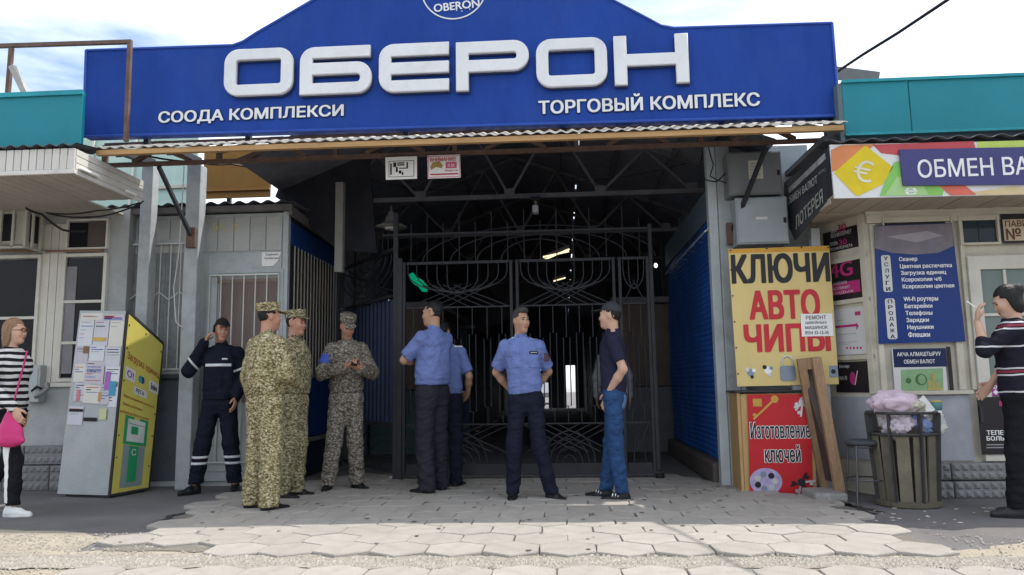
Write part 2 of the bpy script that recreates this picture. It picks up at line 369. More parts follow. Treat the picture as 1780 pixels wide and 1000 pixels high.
# eave: soffit boards run front to back, fascia of upright boards
SZ = PY(112, 378, LW).z; _e = PZ(129, 296, SZ); EF = _e.y; EX = _e.x; EX2_ = 0
sofm = M('soffit_board', (.40, .37, .32), rough=.7, var=.12, rnd=.06, dirt=.3, dirtc=(.25, .22, .19))
n = 30; w_ = .11
me = MB().bbox(.003, w_-.003, 0, LW-EF-.03, 0, .02, .004).mesh('soffit_board'); me.materials.append(sofm)
YE = PZ(248, 347, SZ).y
me_s = MB().bbox(.003, w_-.003, 0, YE-EF-.03, 0, .02, .004).mesh('soffit_board'); me_s.materials.append(sofm)
for i in range(n): link('soffit_board', me if EX-.02-i*w_ < XR else me_s, None, lp, (EX-.02-(i+1)*w_, EF+.025, SZ+random.uniform(0, .003)))
fb = M('fascia_board_white', (.55, .53, .49), rough=.6, var=.1, rnd=.06, dirt=.35, dirtc=(.3, .27, .24))
me = MB().bbox(.004, .066, -.016, 0, 0, .19, .004).mesh('fascia_board'); me.materials.append(fb)
for i in range(38): link('fascia_board', me, None, lp, (EX-(i+1)*.07, EF+.016, SZ+.01))
B('fascia_trim', fb, lp, -7, EX+.01, EF-.012, EF+.018, SZ-.03, SZ+.008, .005)
B('fascia_trim', fb, lp, EX-.018, EX, EF+.02, YE, SZ-.03, SZ+.012, .004)
for k in range(3): B('end_board', fb, lp, EX-.015, EX, EF+.02, YE+.02, SZ+.014+k*.062, SZ+.072+k*.062, .004)
B('sun_spot', M('sunlit_white', (.8, .8, .78)), lp, EX+.002, EX+.03, EF+.05, EF+.32, SZ+.02, SZ+.045, .008)  # white bars stand in for sun spots on the eave end
B('sun_spot', MATS['sunlit_white'], lp, EX+.002, EX+.02, YE-.3, YE-.12, SZ+.0, SZ+.03, .008)
# dark rolled roof edge and turquoise parapet
rfm = M('roof_edge_dark', (.05, .055, .065), rough=.6, var=.3)
def wavy_edge(parent, x0, x1, y0, y1, z, amp=.012, pitch=.12, dz=.0, mat=rfm, name='roof_sheet', th=.006):
    q = MB(); nx = int((x1-x0)/pitch*8)
    for i in range(nx+1):
        x = x0+(x1-x0)*i/nx; zz = z+amp*sin(2*pi*x/pitch)
        q.v += [(x, y0, zz), (x, y1, zz+dz), (x, y0, zz-th), (x, y1, zz+dz-th)]
    for i in range(nx):
        a = 4*i; b = a+4; q.f += [(a, b, b+1, a+1), (a+2, a+3, b+3, b+2), (a, a+2, b+2, b)]
    return q.build(name, mat, parent, smooth=True)
wavy_edge(lp, -7.2, EX+.02, EF-.03, 6.6, SZ+.225, dz=.08)
tealm = M('turquoise_panel', (.012, .20, .25), rough=.4, var=.08, vs=1.5, dirt=.2, dirtc=(.03, .14, .17))
TY = EF+.15
for i in range(4):
    x1 = PY(142, 200, TY).x-i*1.2; B('parapet_panel', tealm, lp, x1-1.195, x1, TY, TY+.05, SZ+.27, PY(100, 160, TY).z, .006)
B('parapet_trim', M('turquoise_trim', (.02, .26, .31), rough=.4), lp, -7, PY(143, 200, TY).x, TY-.02, TY-.002, PY(100, 163, TY).z-.02, PY(100, 160, TY).z+.006)

# brown angle-iron frame standing on the roofs, with a loose strip light
FY = 6.45
fr = thing('angle_iron_frame', 'empty rusty angle iron sign frame on roof before banner', 'frame', PY(120, 245, FY))
def fbar(a, b, w_=.035, nm='bar'): MB().beam(PY(*a, FY), PY(*b, FY), w_).build(nm, rust, fr)
fbar((-120, 84), (229, 73)); fbar((226, 76), (219, 246)); fbar((20, 84), (7, 248))
MB().beam(PY(22, 116, FY-.05), PY(86, 246, FY-.05), .06, .05).build('strip_light', M('old_metal_grey', (.33, .32, .30), metal=.4, rough=.5), fr)

# air conditioner in its cage
ac = thing('air_conditioner', 'old white window air conditioner in a bar cage under eave', 'air conditioner', PY(30, 430, LW-.2))
acw = M('aged_white_enamel', (.45, .44, .38), rough=.5, var=.12, dirt=.4, dirtc=(.28, .24, .18))
x0, x1 = PY(-30, 400, LW-.35).x, PY(40, 400, LW-.35).x; z0, z1 = PY(20, 428, LW-.35).z, PY(20, 362, LW-.35).z
B('housing', acw, ac, x0, x1, LW-.33, LW-.001, z0+.02, z1-.02, .01)
B('grille', black, ac, x0+.03, x1-.1, LW-.336, LW-.326, z0+.06, z1-.06)
B('side_vent', black, ac, x1-.004, x1+.004, LW-.25, LW-.12, z0+.06, z1-.05)
cg = []
for x in np.linspace(x0-.05, x1+.05, 5): cg.append(((x, LW-.38, z0-.02), (x, LW-.38, z1+.02)))
for z in (z0-.02, z1+.02): cg += [((x0-.05, LW-.38, z), (x1+.05, LW-.38, z)), ((x1+.05, LW-.38, z), (x1+.05, LW-.002, z))]
for y in (LW-.27, LW-.14): cg.append(((x1+.05, y, z0-.02), (x1+.05, y, z1+.02)))
for a, b in cg: MB().beam(a, b, .022).build('cage_bar', acw, ac)
MB().tube([PY(-20, 437, LW-.06), PY(180, 436, LW-.06)], .012).build('conduit_pipe', M('rusty_pipe', (.22, .13, .08), var=.3), lp)
# meter box with cable elbow by the woman
mb_ = thing('meter_box', 'small grey metal meter box with bent hose on wall by the striped person', 'meter box', PY(62, 690, LW))
q0, q1 = PY(42, 700, LW-.08), PY(75, 635, LW-.08)
B('box', grey_paint, mb_, q0.x, q1.x, LW-.12, LW-.001, q0.z, q1.z, .01); B('cover', grey_blue, mb_, q0.x+.02, q1.x-.02, LW-.128, LW-.121, q0.z+.1, q1.z-.03, .003)
MB().tube([PY(62, 690, LW-.13), PY(72, 684, LW-.2), PY(82, 676, LW-.2), PY(84, 668, LW-.14)], .02, 8).build('hose', M('grey_hose', (.2, .2, .2)), mb_, smooth=True)
MB().tube([PY(55, 680, LW-.125), PY(64, 672, LW-.15), PY(72, 676, LW-.15)], .012, 8).build('hose', black, mb_, smooth=True)

# =================================================================== GREY KIOSK (behind the posts)
KY = 8.0; KX = -2.98
kk = thing('grey_kiosk', 'grey panelled kiosk with barred windows and blue side wall', 'building', (-4.2, KY, 0))
def Kx(px, py=500): return PY(px, py, KY).x
def Kz(py, px=420): return PY(px, py, KY).z
KT = Kz(372)
B('wall', grey_paint, kk, -5.45, KX, KY, KY+.08, 0, KT)
B('corner_post', grey_blue, kk, KX-.05, KX+.012, KY-.02, KY+.05, 0, KT+.02, .006)
z0, z1 = Kz(437), Kz(378)
n = 13; w_ = (KX-.06+5.4)/n
me = MB().bbox(.004, w_-.004, -.012, 0, 0, z1-z0, .004).mesh('cladding_panel'); me.materials.append(M('cladding_grey', (.38, .39, .375), var=.14, rnd=.05, dirt=.4, dirtc=(.2, .19, .17)))
for i in range(n): link('cladding_panel', me, None, kk, (-5.4+i*w_, KY-.002, z0))
B('fascia', grey_blue, kk, Kx(362), KX-.06, KY-.014, KY-.002, Kz(472), Kz(440), .004)
# yellow torn remains
tm = M('torn_yellow', (.55, .44, .2), var=.3); q = MB(); rr = random.Random(4)
for i in range(14):
    x = Kx(366+rr.random()*46); z = Kz(400-rr.random()*16+rr.random()*8); s = rr.uniform(.01, .035); q.box(x, x+s*.6, KY-.018, KY-.0145, z, z+s*1.6)
q.build('torn_sticker', tm, kk)
# roof sheet and black edge
B('roof_edge', M('kiosk_roof_edge', (.10, .095, .09), var=.3), kk, -5.5, KX+.08, KY-.12, KY-.06, KT-.0, KT+.07, .005)
wavy_edge(kk, -5.5, KX+.1, KY-.14, KY+2.3, KT+.1, amp=.016, pitch=.16, dz=.12)
MB().beam((KX+.06, KY-.1, KT+.0), (KX+.06, 9.75, KT-.08), .03, .10).build('side_fascia', M('side_fascia_wood', (.13, .12, .11), var=.25), kk)
# window with thin bars behind the left posts
wm = M('dusty_glass', (.22, .235, .235), rough=.25, var=.3, vs=9)
def grille(x0, x1, z0, z1, nb, deco=None):
    y = KY-.06
    for z in (z0, z1): MB().beam((x0, y, z), (x1, y, z), .018).build('grille_rail', barm, kk)
    for i in range(nb):
        x = x0+(x1-x0)*i/(nb-1); MB().tube([(x, y, z0), (x, y, z1)], .007, 6).build('grille_bar', barm, kk)
    if deco is not None:
        for i in range(nb-1):
            xa = x0+(x1-x0)*i/(nb-1); xb = x0+(x1-x0)*(i+1)/(nb-1); up = i % 2
            MB().tube([(xa, y-.008, deco+(.09 if up else 0)), (xb, y-.008, deco+(0 if up else .09))], .006, 6).build('grille_bar', barm, kk)
barm = M('bar_paint', (.55, .56, .53), rough=.5, var=.15)
x0, x1, z0, z1 = Kx(195), Kx(335), Kz(640), Kz(422)
fo = MB().box(x0-.04, x1+.04, KY-.03, KY-.001, z1, z1+.05).box(x0-.04, x1+.04, KY-.03, KY-.001, z0-.05, z0).box(x0-.04, x0, KY-.03, KY-.001, z0, z1).box(x1, x1+.04, KY-.03, KY-.001, z0, z1).build('window', grey_paint, kk)
for i in range(3):
    a = x0+(x1-x0)*i/3; B('pane', wm, fo, a+.006, a+(x1-x0)/3-.006, KY-.012, KY-.004, z0+.004, z1-.004)
B('curtain_strip', M('peeling_film', (.42, .43, .41), var=.4, vs=7), kk, x0+.12, x0+.2, KY-.02, KY-.013, z0+.2, z1-.05)
B('curtain_strip', MATS['peeling_film'], kk, x0+.42, x0+.5, KY-.02, KY-.013, z0+.1, z1-.02)
grille(x0, x1, z0, z1, 9, Kz(520))
# barred door-window at the right
x0, x1, z0, z1 = Kx(364), Kx(489), Kz(700), Kz(476)
brn = M('brown_curtain', (.17, .13, .115), var=.2, vs=14, stretch=(6, 1, .4))
fo = MB().box(x0-.02, x1+.03, KY-.035, KY-.001, z1, z1+.04).box(x0-.02, x0+.1, KY-.03, KY-.001, z0, z1).box(x1-.02, x1+.03, KY-.03, KY-.001, z0, z1).build('door_frame', grey_blue, kk)
B('pane', brn, fo, x0+.12, x1-.04, KY-.012, KY-.004, z0, z1-.06); B('pane_head', M('wood_brown_dull', (.2, .15, .12)), fo, x0+.1, x1-.02, KY-.02, KY-.006, z1-.1, z1-.06)
B('door_panel', grey_blue, kk, x0-.02, x1+.03, KY-.03, KY-.004, .05, z0-.01, .005); B('door_panel', grey_paint, kk, x0+.06, x1-.06, KY-.04, KY-.031, .15, z0-.2, .006)
grille(x0+.03, x1-.01, .25, z1-.02, 7)
B('lower_panel', M('dark_grey_panel', (.085, .095, .105), rough=.6, var=.25, dirt=.4), kk, Kx(190), Kx(352), KY-.02, KY-.003, .06, Kz(640)-.06, .005)
B('ledge', steel_dark, kk, Kx(190), Kx(345), KY-.05, KY-.021, Kz(655)-.02, Kz(655), .004)
# blue side wall with dense bars
kblue = M('kiosk_blue', (.012, .045, .17), rough=.5, var=.25, dirt=.45, dirtc=(.02, .03, .06)); KD = 9.7
B('side_wall', M('side_dark', (.03, .032, .04), var=.3), kk, KX-.06, KX+.0, KY+.05, KD, 0, KT)
B('side_panel', kblue, kk, KX+.001, KX+.02, KY+.06, KD-.02, KT-.36, KT-.1, .004)
B('side_panel', kblue, kk, KX+.001, KX+.02, KY+.06, KD-.02, .46, 1.13, .004)
B('side_panel', M('scuffed_navy', (.02, .025, .045), var=.5, vs=14, dirt=.8, dirtc=(.2, .2, .2)), kk, KX+.001, KX+.018, KY+.06, KD-.02, .04, .40, .004)
B('side_ledge', M('green_grey_ledge', (.14, .17, .14)), kk, KX+.001, KX+.05, KY+.06, KD-.02, .40, .445, .004)
B('side_ledge', M('steel_grey_ledge', (.12, .15, .19)), kk, KX+.001, KX+.05, KY+.06, KD-.02, 1.13, 1.16, .004)
bz0, bz1 = 1.16, KT-.36
for i in range(15):
    y = KY+.1+i*(KD-KY-.16)/14; MB().tube([(KX+.045, y, bz0), (KX+.045, y, bz1)], .008, 6).build('side_bar', M('side_bar_paint', (.30, .285, .25), var=.2), kk)
B('side_curtain', M('side_curtain_brown', (.075, .055, .047), var=.3, vs=8, stretch=(1, 6, .4)), kk, KX+.001, KX+.012, KY+.3, KD-.05, bz0, bz1-.04)
# paper notice
nt_ = thing('paper_notice', 'torn white paper notice stuck above the kiosk door window', 'notice', PY(470, 462, KY))
pl = Plane(PY(455, 463, KY-.02), (1, 0, 0), (0, 0, 1)); hw = PY(488, 463, KY-.02).x-pl.o.x; hh = Kz(439)-Kz(463)
pl.poly([(0, 0), (hw*.6, 0), (hw*.85, hh*.35), (hw, hh), (0, hh)], 0, .003).build('paper', white_m, nt_)
pl.text('lettering', 'Единая', black_m, nt_, hw*.2, hh*.72, hw*.85, hh*.92, .004); pl.text('lettering', 'приёмная', black_m, nt_, hw*.12, hh*.45, hw*.88, hh*.65, .004)

# mint and orange sheets seen above the kiosk roof
ms = thing('mint_sheet', 'pale mint plastic sheet above kiosk roof behind the posts', 'sheet', PY(285, 350, 9.6))
q0, q1 = PY(128, 366, 9.6), PY(345, 230, 9.6)
B('panel', M('mint_sheet', (.42, .56, .50), rough=.5, var=.1), ms, q0.x, q1.x, 9.6, 9.63, q0.z, q1.z)
MB().beam((q0.x, 9.58, q0.z+.25), (q1.x, 9.58, q0.z+.28), .04).build('rail', cream, ms)
for f_ in (.1, .45): MB().beam((q0.x+(q1.x-q0.x)*f_, 9.57, q0.z-.6), (q0.x+(q1.x-q0.x)*(f_+.05), 9.57, q1.z), .03).build('strut', white_paint, ms)
os_ = thing('orange_sheet', 'orange brown tarpaulin sheet between posts and dark roof gable', 'sheet', PY(415, 345, 9.5))
q0, q1 = PY(352, 346, 9.5), PY(472, 250, 9.5)
B('panel', M('orange_tarp', (.20, .10, .018), rough=.55, var=.15, vs=3), os_, q0.x, q1.x, 9.5, 9.52, q0.z, q1.z); B('rail', M('orange_rail', (.25, .12, .03)), os_, q0.x, q1.x, 9.46, 9.499, q0.z+.09, q0.z+.12)
for nm in (ms, os_):
    xx = nm.location.x
    MB().beam((xx-.2, 9.66, KT+.1), (xx-.2, 9.66, nm.location.z+.3), .05).build('support', steel_dark, nm)
# =================================================================== ENTRANCE CANOPY
class YP(Plane):
    def __init__(s, Y): Plane.__init__(s, (0, Y, 0), (1, 0, 0), (0, 0, 1)); s.Y = Y
    def q(s, px, py): r = PY(px, py, s.Y); return (r.x, r.z)
    def bx(s, a, b, c, d):
        xm, ym = (a+c)/2, (b+d)/2; return (PY(a, ym, s.Y).x, PY(xm, d, s.Y).z, PY(c, ym, s.Y).x, PY(xm, b, s.Y).z)
    def pan(s, a, b, c, d, n0=0, n1=.004): x0, z0, x1, z1 = s.bx(a, b, c, d); return s.panel(x0, x1, z0, z1, n0, n1)
    def txt(s, name, t, mat, parent, a, b, c, d, n=.006, bold=.012, **kw): return s.text(name, t, mat, parent, *s.bx(a, b, c, d), n=n, bold=bold, **kw)
    def pp(s, pts, n0, n1): return s.poly([s.q(*p) for p in pts], n0, n1)
cn = thing('entrance_canopy', 'steel truss entrance canopy with corrugated sheet eave on grey posts', 'canopy', (-1, 7.6, 0))
postm = M('post_grey', (.34, .365, .38), rough=.5, var=.14, vs=7, dirt=.5, dirtc=(.13, .13, .12))
pale = M('post_pale', (.42, .47, .48), rough=.5, var=.12, dirt=.45, dirtc=(.22, .22, .2))
p1x, p2x = PY(259, 330, 7.75).x, PY(340, 330, 7.75).x
B('post', postm, cn, p1x-.065, p1x+.065, 7.7, 7.83, 0, 3.42, .01)
B('post', postm, cn, p2x-.08, p2x+.075, 7.7, 7.85, 0, 3.42, .01)
prx = PY(1245, 400, 7.62).x
B('post', pale, cn, prx-.07, prx+.02, 7.6, 7.72, 0, 3.40, .008)
B('post', postm, cn, prx+.023, prx+.16, 7.58, 7.74, 0, 3.44, .008)
B('post_flange', pale, cn, prx+.163, prx+.20, 7.56, 7.7, 0, 2.3, .004)
for (y_, z_) in ((560, 0), (735, 0)):
    z_ = PY(1275, y_, 7.55).z
    B('hinge', steel_dark, cn, prx+.14, prx+.23, 7.50, 7.58, z_-.04, z_+.04, .008)
TRY = 6.95
tz0 = PY(700, 270, TRY).z; tz1 = tz0+.20; tx0, tx1 = PY(182, 290, TRY).x, PY(1438, 240, TRY).x
MB().beam((tx0, TRY, tz0), (tx1, TRY, tz0), .05, .036).build('truss_chord', rust, cn); MB().beam((tx0, TRY, tz1), (tx1, TRY, tz1), .05, .04).build('truss_chord', rust, cn)
n = 24
for i in range(n+1):
    x = tx0+(tx1-tx0)*i/n
    if i % 4 == 0: MB().beam((x, TRY, tz0), (x, TRY, tz1), .045).build('truss_web', rust, cn)
    elif i % 4 in (1,):
        x2 = tx0+(tx1-tx0)*(i+1)/n; MB().beam((x, TRY, tz0+.02), (x2, TRY, tz1-.02), .04).build('truss_web', rust, cn)
        x3 = tx0+(tx1-tx0)*(i+2)/n; MB().beam((x3, TRY, tz0+.02), (x2, TRY, tz1-.02), .04).build('truss_web', rust, cn)
        B('gusset_plate', rust, cn, x2-.07, x2+.07, TRY-.034, TRY-.029, tz1-.06, tz1+.02)
for bx_, by_, tx_ in ((PY(333, 412, 7.68), 0, PY(276, 290, TRY)), (PY(1272, 405, 7.55), 0, PY(1332, 255, TRY))):
    MB().beam(bx_, tx_, .035, .035).build('brace', steel_dark, cn)
    B('bracket', rust, cn, bx_.x-.05, bx_.x+.05, bx_.y-.03, bx_.y+.02, bx_.z-.12, bx_.z+.1, .008)
for x in (p1x, p2x, prx+.09):
    MB().beam((x, TRY+.03, tz1-.0), (x, 7.8, tz1+.08), .07).build('side_beam', steel_dark, cn)
# corrugated sheet on the eave and the raw timber under it
EY = 6.42
ea, eb = PY(160, 257, EY), PY(1474, 212, EY)
shm = M('corrugated_fibre_sheet', (.52, .49, .43), rough=.7, var=.15, vs=3, dirt=.4, dirtc=(.35, .3, .24))
q = MB(); nx = 620; W_ = eb.x-ea.x
for i in range(nx+1):
    t = i/nx; x = ea.x+W_*t; z = ea.z+(eb.z-ea.z)*t+.009*sin(2*pi*x/.105)
    zz = tz1+.10+.011*sin(2*pi*x/.105)
    q.v += [(x, EY, z), (x, 7.25, zz), (x, EY, z-.008), (x, 7.25, zz-.008)]
for i in range(nx): a = 4*i; b = a+4; q.f += [(a, b, b+1, a+1), (a+2, a+3, b+3, b+2), (a, a+2, b+2, b), (a+1, b+1, b+3, a+3)]
q.build('corrugated_sheet', shm, cn, smooth=True)
wood = M('raw_timber', (.43, .26, .12), rough=.8, var=.25, vs=4, stretch=(.6, 8, 8), bump=.3, dirt=.3, dirtc=(.2, .12, .06))
MB().beam((ea.x+.03, EY+.04, ea.z-.042), (eb.x-.03, EY+.04, eb.z-.042), .05, .046).build('eave_board', wood, cn)
for i in range(14):
    x = ea.x+.2+(W_-.4)*i/13; MB().beam((x, EY+.07, ea.z-.05), (x, 7.22, tz1+.05), .04, .05).build('rafter', steel_dark, cn)
# hall roof: dark sheets on two slopes, one narrow slit between sheets lets the sky in
roofm = M('hall_roof_dark', (.12, .125, .15), rough=.7, var=.3)
RX0, RXR, RX1, RZE, RZR = -2.95, -.65, 1.80, 3.42, 4.35
def rz(x): return RZE+(RZR-RZE)*((x-RX0)/(RXR-RX0) if x < RXR else (RX1-x)/(RX1-RXR))
def slope(xa, xb, ya, yb): MB().hexa([(xa, ya, rz(xa)), (xb, ya, rz(xb)), (xb, yb, rz(xb)), (xa, yb, rz(xa)), (xa, ya, rz(xa)+.03), (xb, ya, rz(xb)+.03), (xb, yb, rz(xb)+.03), (xa, yb, rz(xa)+.03)]).build('roof_sheet', roofm, cn)
for k in range(4):
    ya, yb = 7.26+k*6.2, 7.26+(k+1)*6.2-.01
    slope(RX0-.3, RXR-.001, ya, yb); slope(RXR+.001, .24, ya, yb); slope(.262, RX1+.3, ya, yb)
for k in range(11): B('slit_cover', roofm, cn, .22, .28, 7.3+k*2.2, 7.3+k*2.2+(1.9 if k % 2 else 1.6), rz(.25)+.031, rz(.25)+.05)
tdk = M('truss_dark', (.095, .093, .095), rough=.6, var=.3)
for ty in (8.55, 10.75, 13.2, 16):
    zb_ = 3.17
    MB().beam((RX0, ty, zb_), (RX1, ty, zb_), .05).build('truss_chord', tdk, cn)
    MB().beam((RX0, ty, rz(RX0)-.02), (RXR, ty, rz(RXR)-.05), .05).build('truss_chord', tdk, cn); MB().beam((RXR, ty, rz(RXR)-.05), (RX1, ty, rz(RX1)-.02), .05).build('truss_chord', tdk, cn)
    xs = np.linspace(RX0+.3, RX1-.3, 9)
    for i in range(8):
        a = (xs[i], ty, zb_ if i % 2 == 0 else rz(xs[i])-.05); b = (xs[i+1], ty, rz(xs[i+1])-.05 if i % 2 == 0 else zb_); MB().beam(a, b, .028).build('truss_web', tdk, cn)
    for i in (0, 2, 4, 6, 8): B('gusset_plate', tdk, cn, xs[i]-.06, xs[i]+.06, ty-.031, ty-.027, zb_-.02, zb_+.09)
    for x in (RX0+.03, RX1-.03): B('hall_post', tdk, cn, x-.05, x+.05, ty-.05, ty+.05, 0 if ty > 9.8 else 2.9, rz(x))
for x in (-2.1, -1.4, .0, .7, 1.3): MB().beam((x, 7.3, rz(x)-.03), (x, 24, rz(x)-.03), .04).build('purlin', tdk, cn)
hp = PY(592, 330, 8.2); B('hanging_post', M('olive_grey_steel', (.20, .20, .175), var=.2), cn, hp.x-.045, hp.x+.045, 8.15, 8.24, PY(592, 474, 8.2).z, 3.3, .006)
# black roofing felt hanging over the kiosk roof end
yp = YP(8.45)
ed = [(478, 342), (486, 322), (494, 312), (490, 300), (500, 288), (506, 262), (640, 262), (655, 440), (600, 436), (585, 432), (540, 395), (500, 352), (490, 350)]
MB().prism([yp.P(*yp.q(*p)) for p in ed], (0, .03, 0)).build('roofing_felt', M('black_felt', (.022, .023, .028), rough=.85, var=.3), cn)
# two small notices on the truss and hall lamp, camera
def yphing(name, label, cat, Y, px, py, **k): return thing(name, label, cat, PY(px, py, Y), **k)
TP = YP(TRY-.05)
s1 = yphing('plan_notice', 'small white notice with black floor plan hung on canopy truss', 'sign', TRY-.05, 698, 312)
TP.pp([(670, 274), (725, 272), (725, 311), (671, 313)], 0, .006).build('board', white_m, s1)
fx = TP.bx(676, 280, 720, 308)
for r_ in [(0, 1, 0, .03), (0, 1, .97, 1), (0, .02, 0, 1), (.98, 1, 0, 1), (.06, .12, .15, .85), (.18, .3, .62, .9), (.34, .62, .7, .78), (.34, .62, .82, .9), (.28, .36, .3, .62), (.4, .5, .2, .4), (.42, .75, .5, .56), (.7, .76, .5, .9), (.52, .58, .12, .3)]:
    u0 = fx[0]+(fx[2]-fx[0])*r_[0]; u1 = fx[0]+(fx[2]-fx[0])*r_[1]; v0 = fx[1]+(fx[3]-fx[1])*r_[2]; v1 = fx[1]+(fx[3]-fx[1])*r_[3]
    TP.panel(u0, u1, v0, v1, .007, .008).build('plan_line', black_m, s1)
s2 = yphing('camera_notice', 'small white notice with red heading and gold camera hung on truss', 'sign', TRY-.05, 772, 310)
redp = M('red_print', (.45, .03, .06), bump=0, var=.05); pinkp = M('pink_print', (.55, .10, .22), bump=0, var=.05); goldp = M('gold_print', (.32, .24, .07), bump=0)
TP.pp([(743, 271), (800, 269), (801, 309), (744, 311)], 0, .006).build('board', white_m, s2)
TP.txt('lettering', 'ВНИМАНИЕ!', redp, s2, 748, 274, 793, 281, .008, .03)
TP.pp([(752, 283), (764, 281), (770, 288), (768, 293), (758, 291), (750, 296), (748, 292)], .007, .009).build('camera_symbol', goldp, s2)
TP.pan(775, 282, 794, 293, .007, .009).build('red_block', pinkp, s2); TP.txt('lettering', 'К 50', white_m, s2, 779, 285, 790, 291, .01, .02)
TP.txt('lettering', 'Ведётся', pinkp, s2, 774, 295, 796, 299, .008, .03); TP.pan(748, 302, 797, 304.5, .007, .008).build('print_line', redp, s2)
for r_ in ((744.5, 271.5, 800, 272.5), (744.5, 307.5, 800, 308.5), (744.5, 271.5, 745.5, 308.5), (799, 271.5, 800, 308.5)): TP.pan(*r_, .0065, .008).build('border', pinkp, s2)
lm = yphing('pendant_lamp', 'old grey enamel bell shaped pendant lamp under hall roof', 'lamp', 8.5, 680, 396)
enm = M('grey_enamel', (.17, .165, .15), rough=.4, var=.2)
lc = lm.location
MB().lathe(lc, [(.185, 0), (.18, .012), (.10, .05), (.075, .075), (.06, .13), (.045, .15), (.03, .19), (.012, .2), (.012, .26)], 28).build('shade', enm, lm, smooth=True)
MB().lathe(lc, [(.02, -.03), (.07, -.02), (.085, .01), (.085, .03)], 24).build('glass_bowl', M('frosted_glass', (.5, .5, .46), rough=.3), lm, smooth=True)
MB().tube([lc+Vector((0, 0, .25)), lc+Vector((.0, .05, 3.2-lc.z))], .006).build('hanger', steel_dark, lm)
cc = yphing('security_camera', 'small pale security camera hanging from hall truss chord', 'camera', 8.5, 931, 372)
l_ = cc.location
MB().bbox(l_.x-.035, l_.x+.035, l_.y-.08, l_.y+.06, l_.z, l_.z+.09, .015).build('housing', M('camera_grey', (.35, .36, .36), rough=.4), cc)
MB().tube([l_+Vector((0, 0, .08)), l_+Vector((0, 0, .16))], .014, 8).build('arm', enm, cc); MB().bbox(l_.x-.06, l_.x+.06, l_.y-.06, l_.y+.06, l_.z+.15, l_.z+.19, .01).build('mount', black, cc)

# =================================================================== MAIN BANNER
BY = 6.70; bp = YP(BY-.06)
sb = thing('banner_sign', 'large blue gabled banner with raised white letters over the entrance', 'sign', PY(800, 225, BY))
blue = M('banner_blue', (.014, .052, .27), rough=.6, spec=.12, var=.16, vs=1.0, bump=.9, bs=2.2, bd=.10, stretch=(1.4, 1, .4), dirt=.3, dirtc=(.035, .075, .23))
out_ = [(145, 238), (150, 88), (405, 79), (422, 73), (445, 58), (545, 0), (640, -62), (700, -100), (790, -112), (880, -105), (960, -62), (1065, 0), (1130, 34), (1150, 45), (1172, 49), (1446, 40), (1459, 201)]
po = [bp.q(*p) for p in out_]
fr_ = MB().prism([bp.P(a, b) for a, b in po], (0, .12, 0)).build('panel', blue, sb)
# seam ropes and edge hem
hem = M('banner_hem', (.03, .08, .36), rough=.5)
for (a, b) in zip(po, po[1:]+po[:1]): MB().tube([bp.P(*a, .003), bp.P(*b, .003)], .013, 6).build('hem', hem, sb)
for px in (300, 560, 840, 1110, 1300):   # upright supports
    a = bp.q(px, 235-(px-150)*.03); MB().beam((a[0], BY+.12, tz1+.1), (a[0], BY+.12, a[1]+.7), .05).build('support', steel_dark, sb)
for px in (240, 420, 700, 980, 1260, 1420):
    a = bp.q(px, 236-(px-150)*.029); MB().beam((a[0], BY+.1, ea.z+.08), (a[0], BY+.1, a[1]+.05), .05).build('foot', steel_dark, sb)
def rrect(x0, y0, x1, y1, r, seg=6):  # r: (bl, br, tr, tl)
    o = []
    for (cx, cy, rr, a0) in ((x0, y0, r[0], 180), (x1, y0, r[1], 270), (x1, y1, r[2], 0), (x0, y1, r[3], 90)):
        if rr <= 0: o.append((cx, cy)); continue
        ox = cx+rr if cx == x0 else cx-rr; oy = cy+rr if cy == y0 else cy-rr
        for k in range(seg+1): a = radians(a0+90*k/seg); o.append((ox+rr*cos(a), oy+rr*sin(a)))
    return o
letm = M('letter_white', (.68, .69, .70), rough=.45, var=.08, vs=2, dirt=.4, dirtc=(.42, .43, .45)); sidem = M('letter_shadow_blue', (.03, .04, .10), rough=.6)
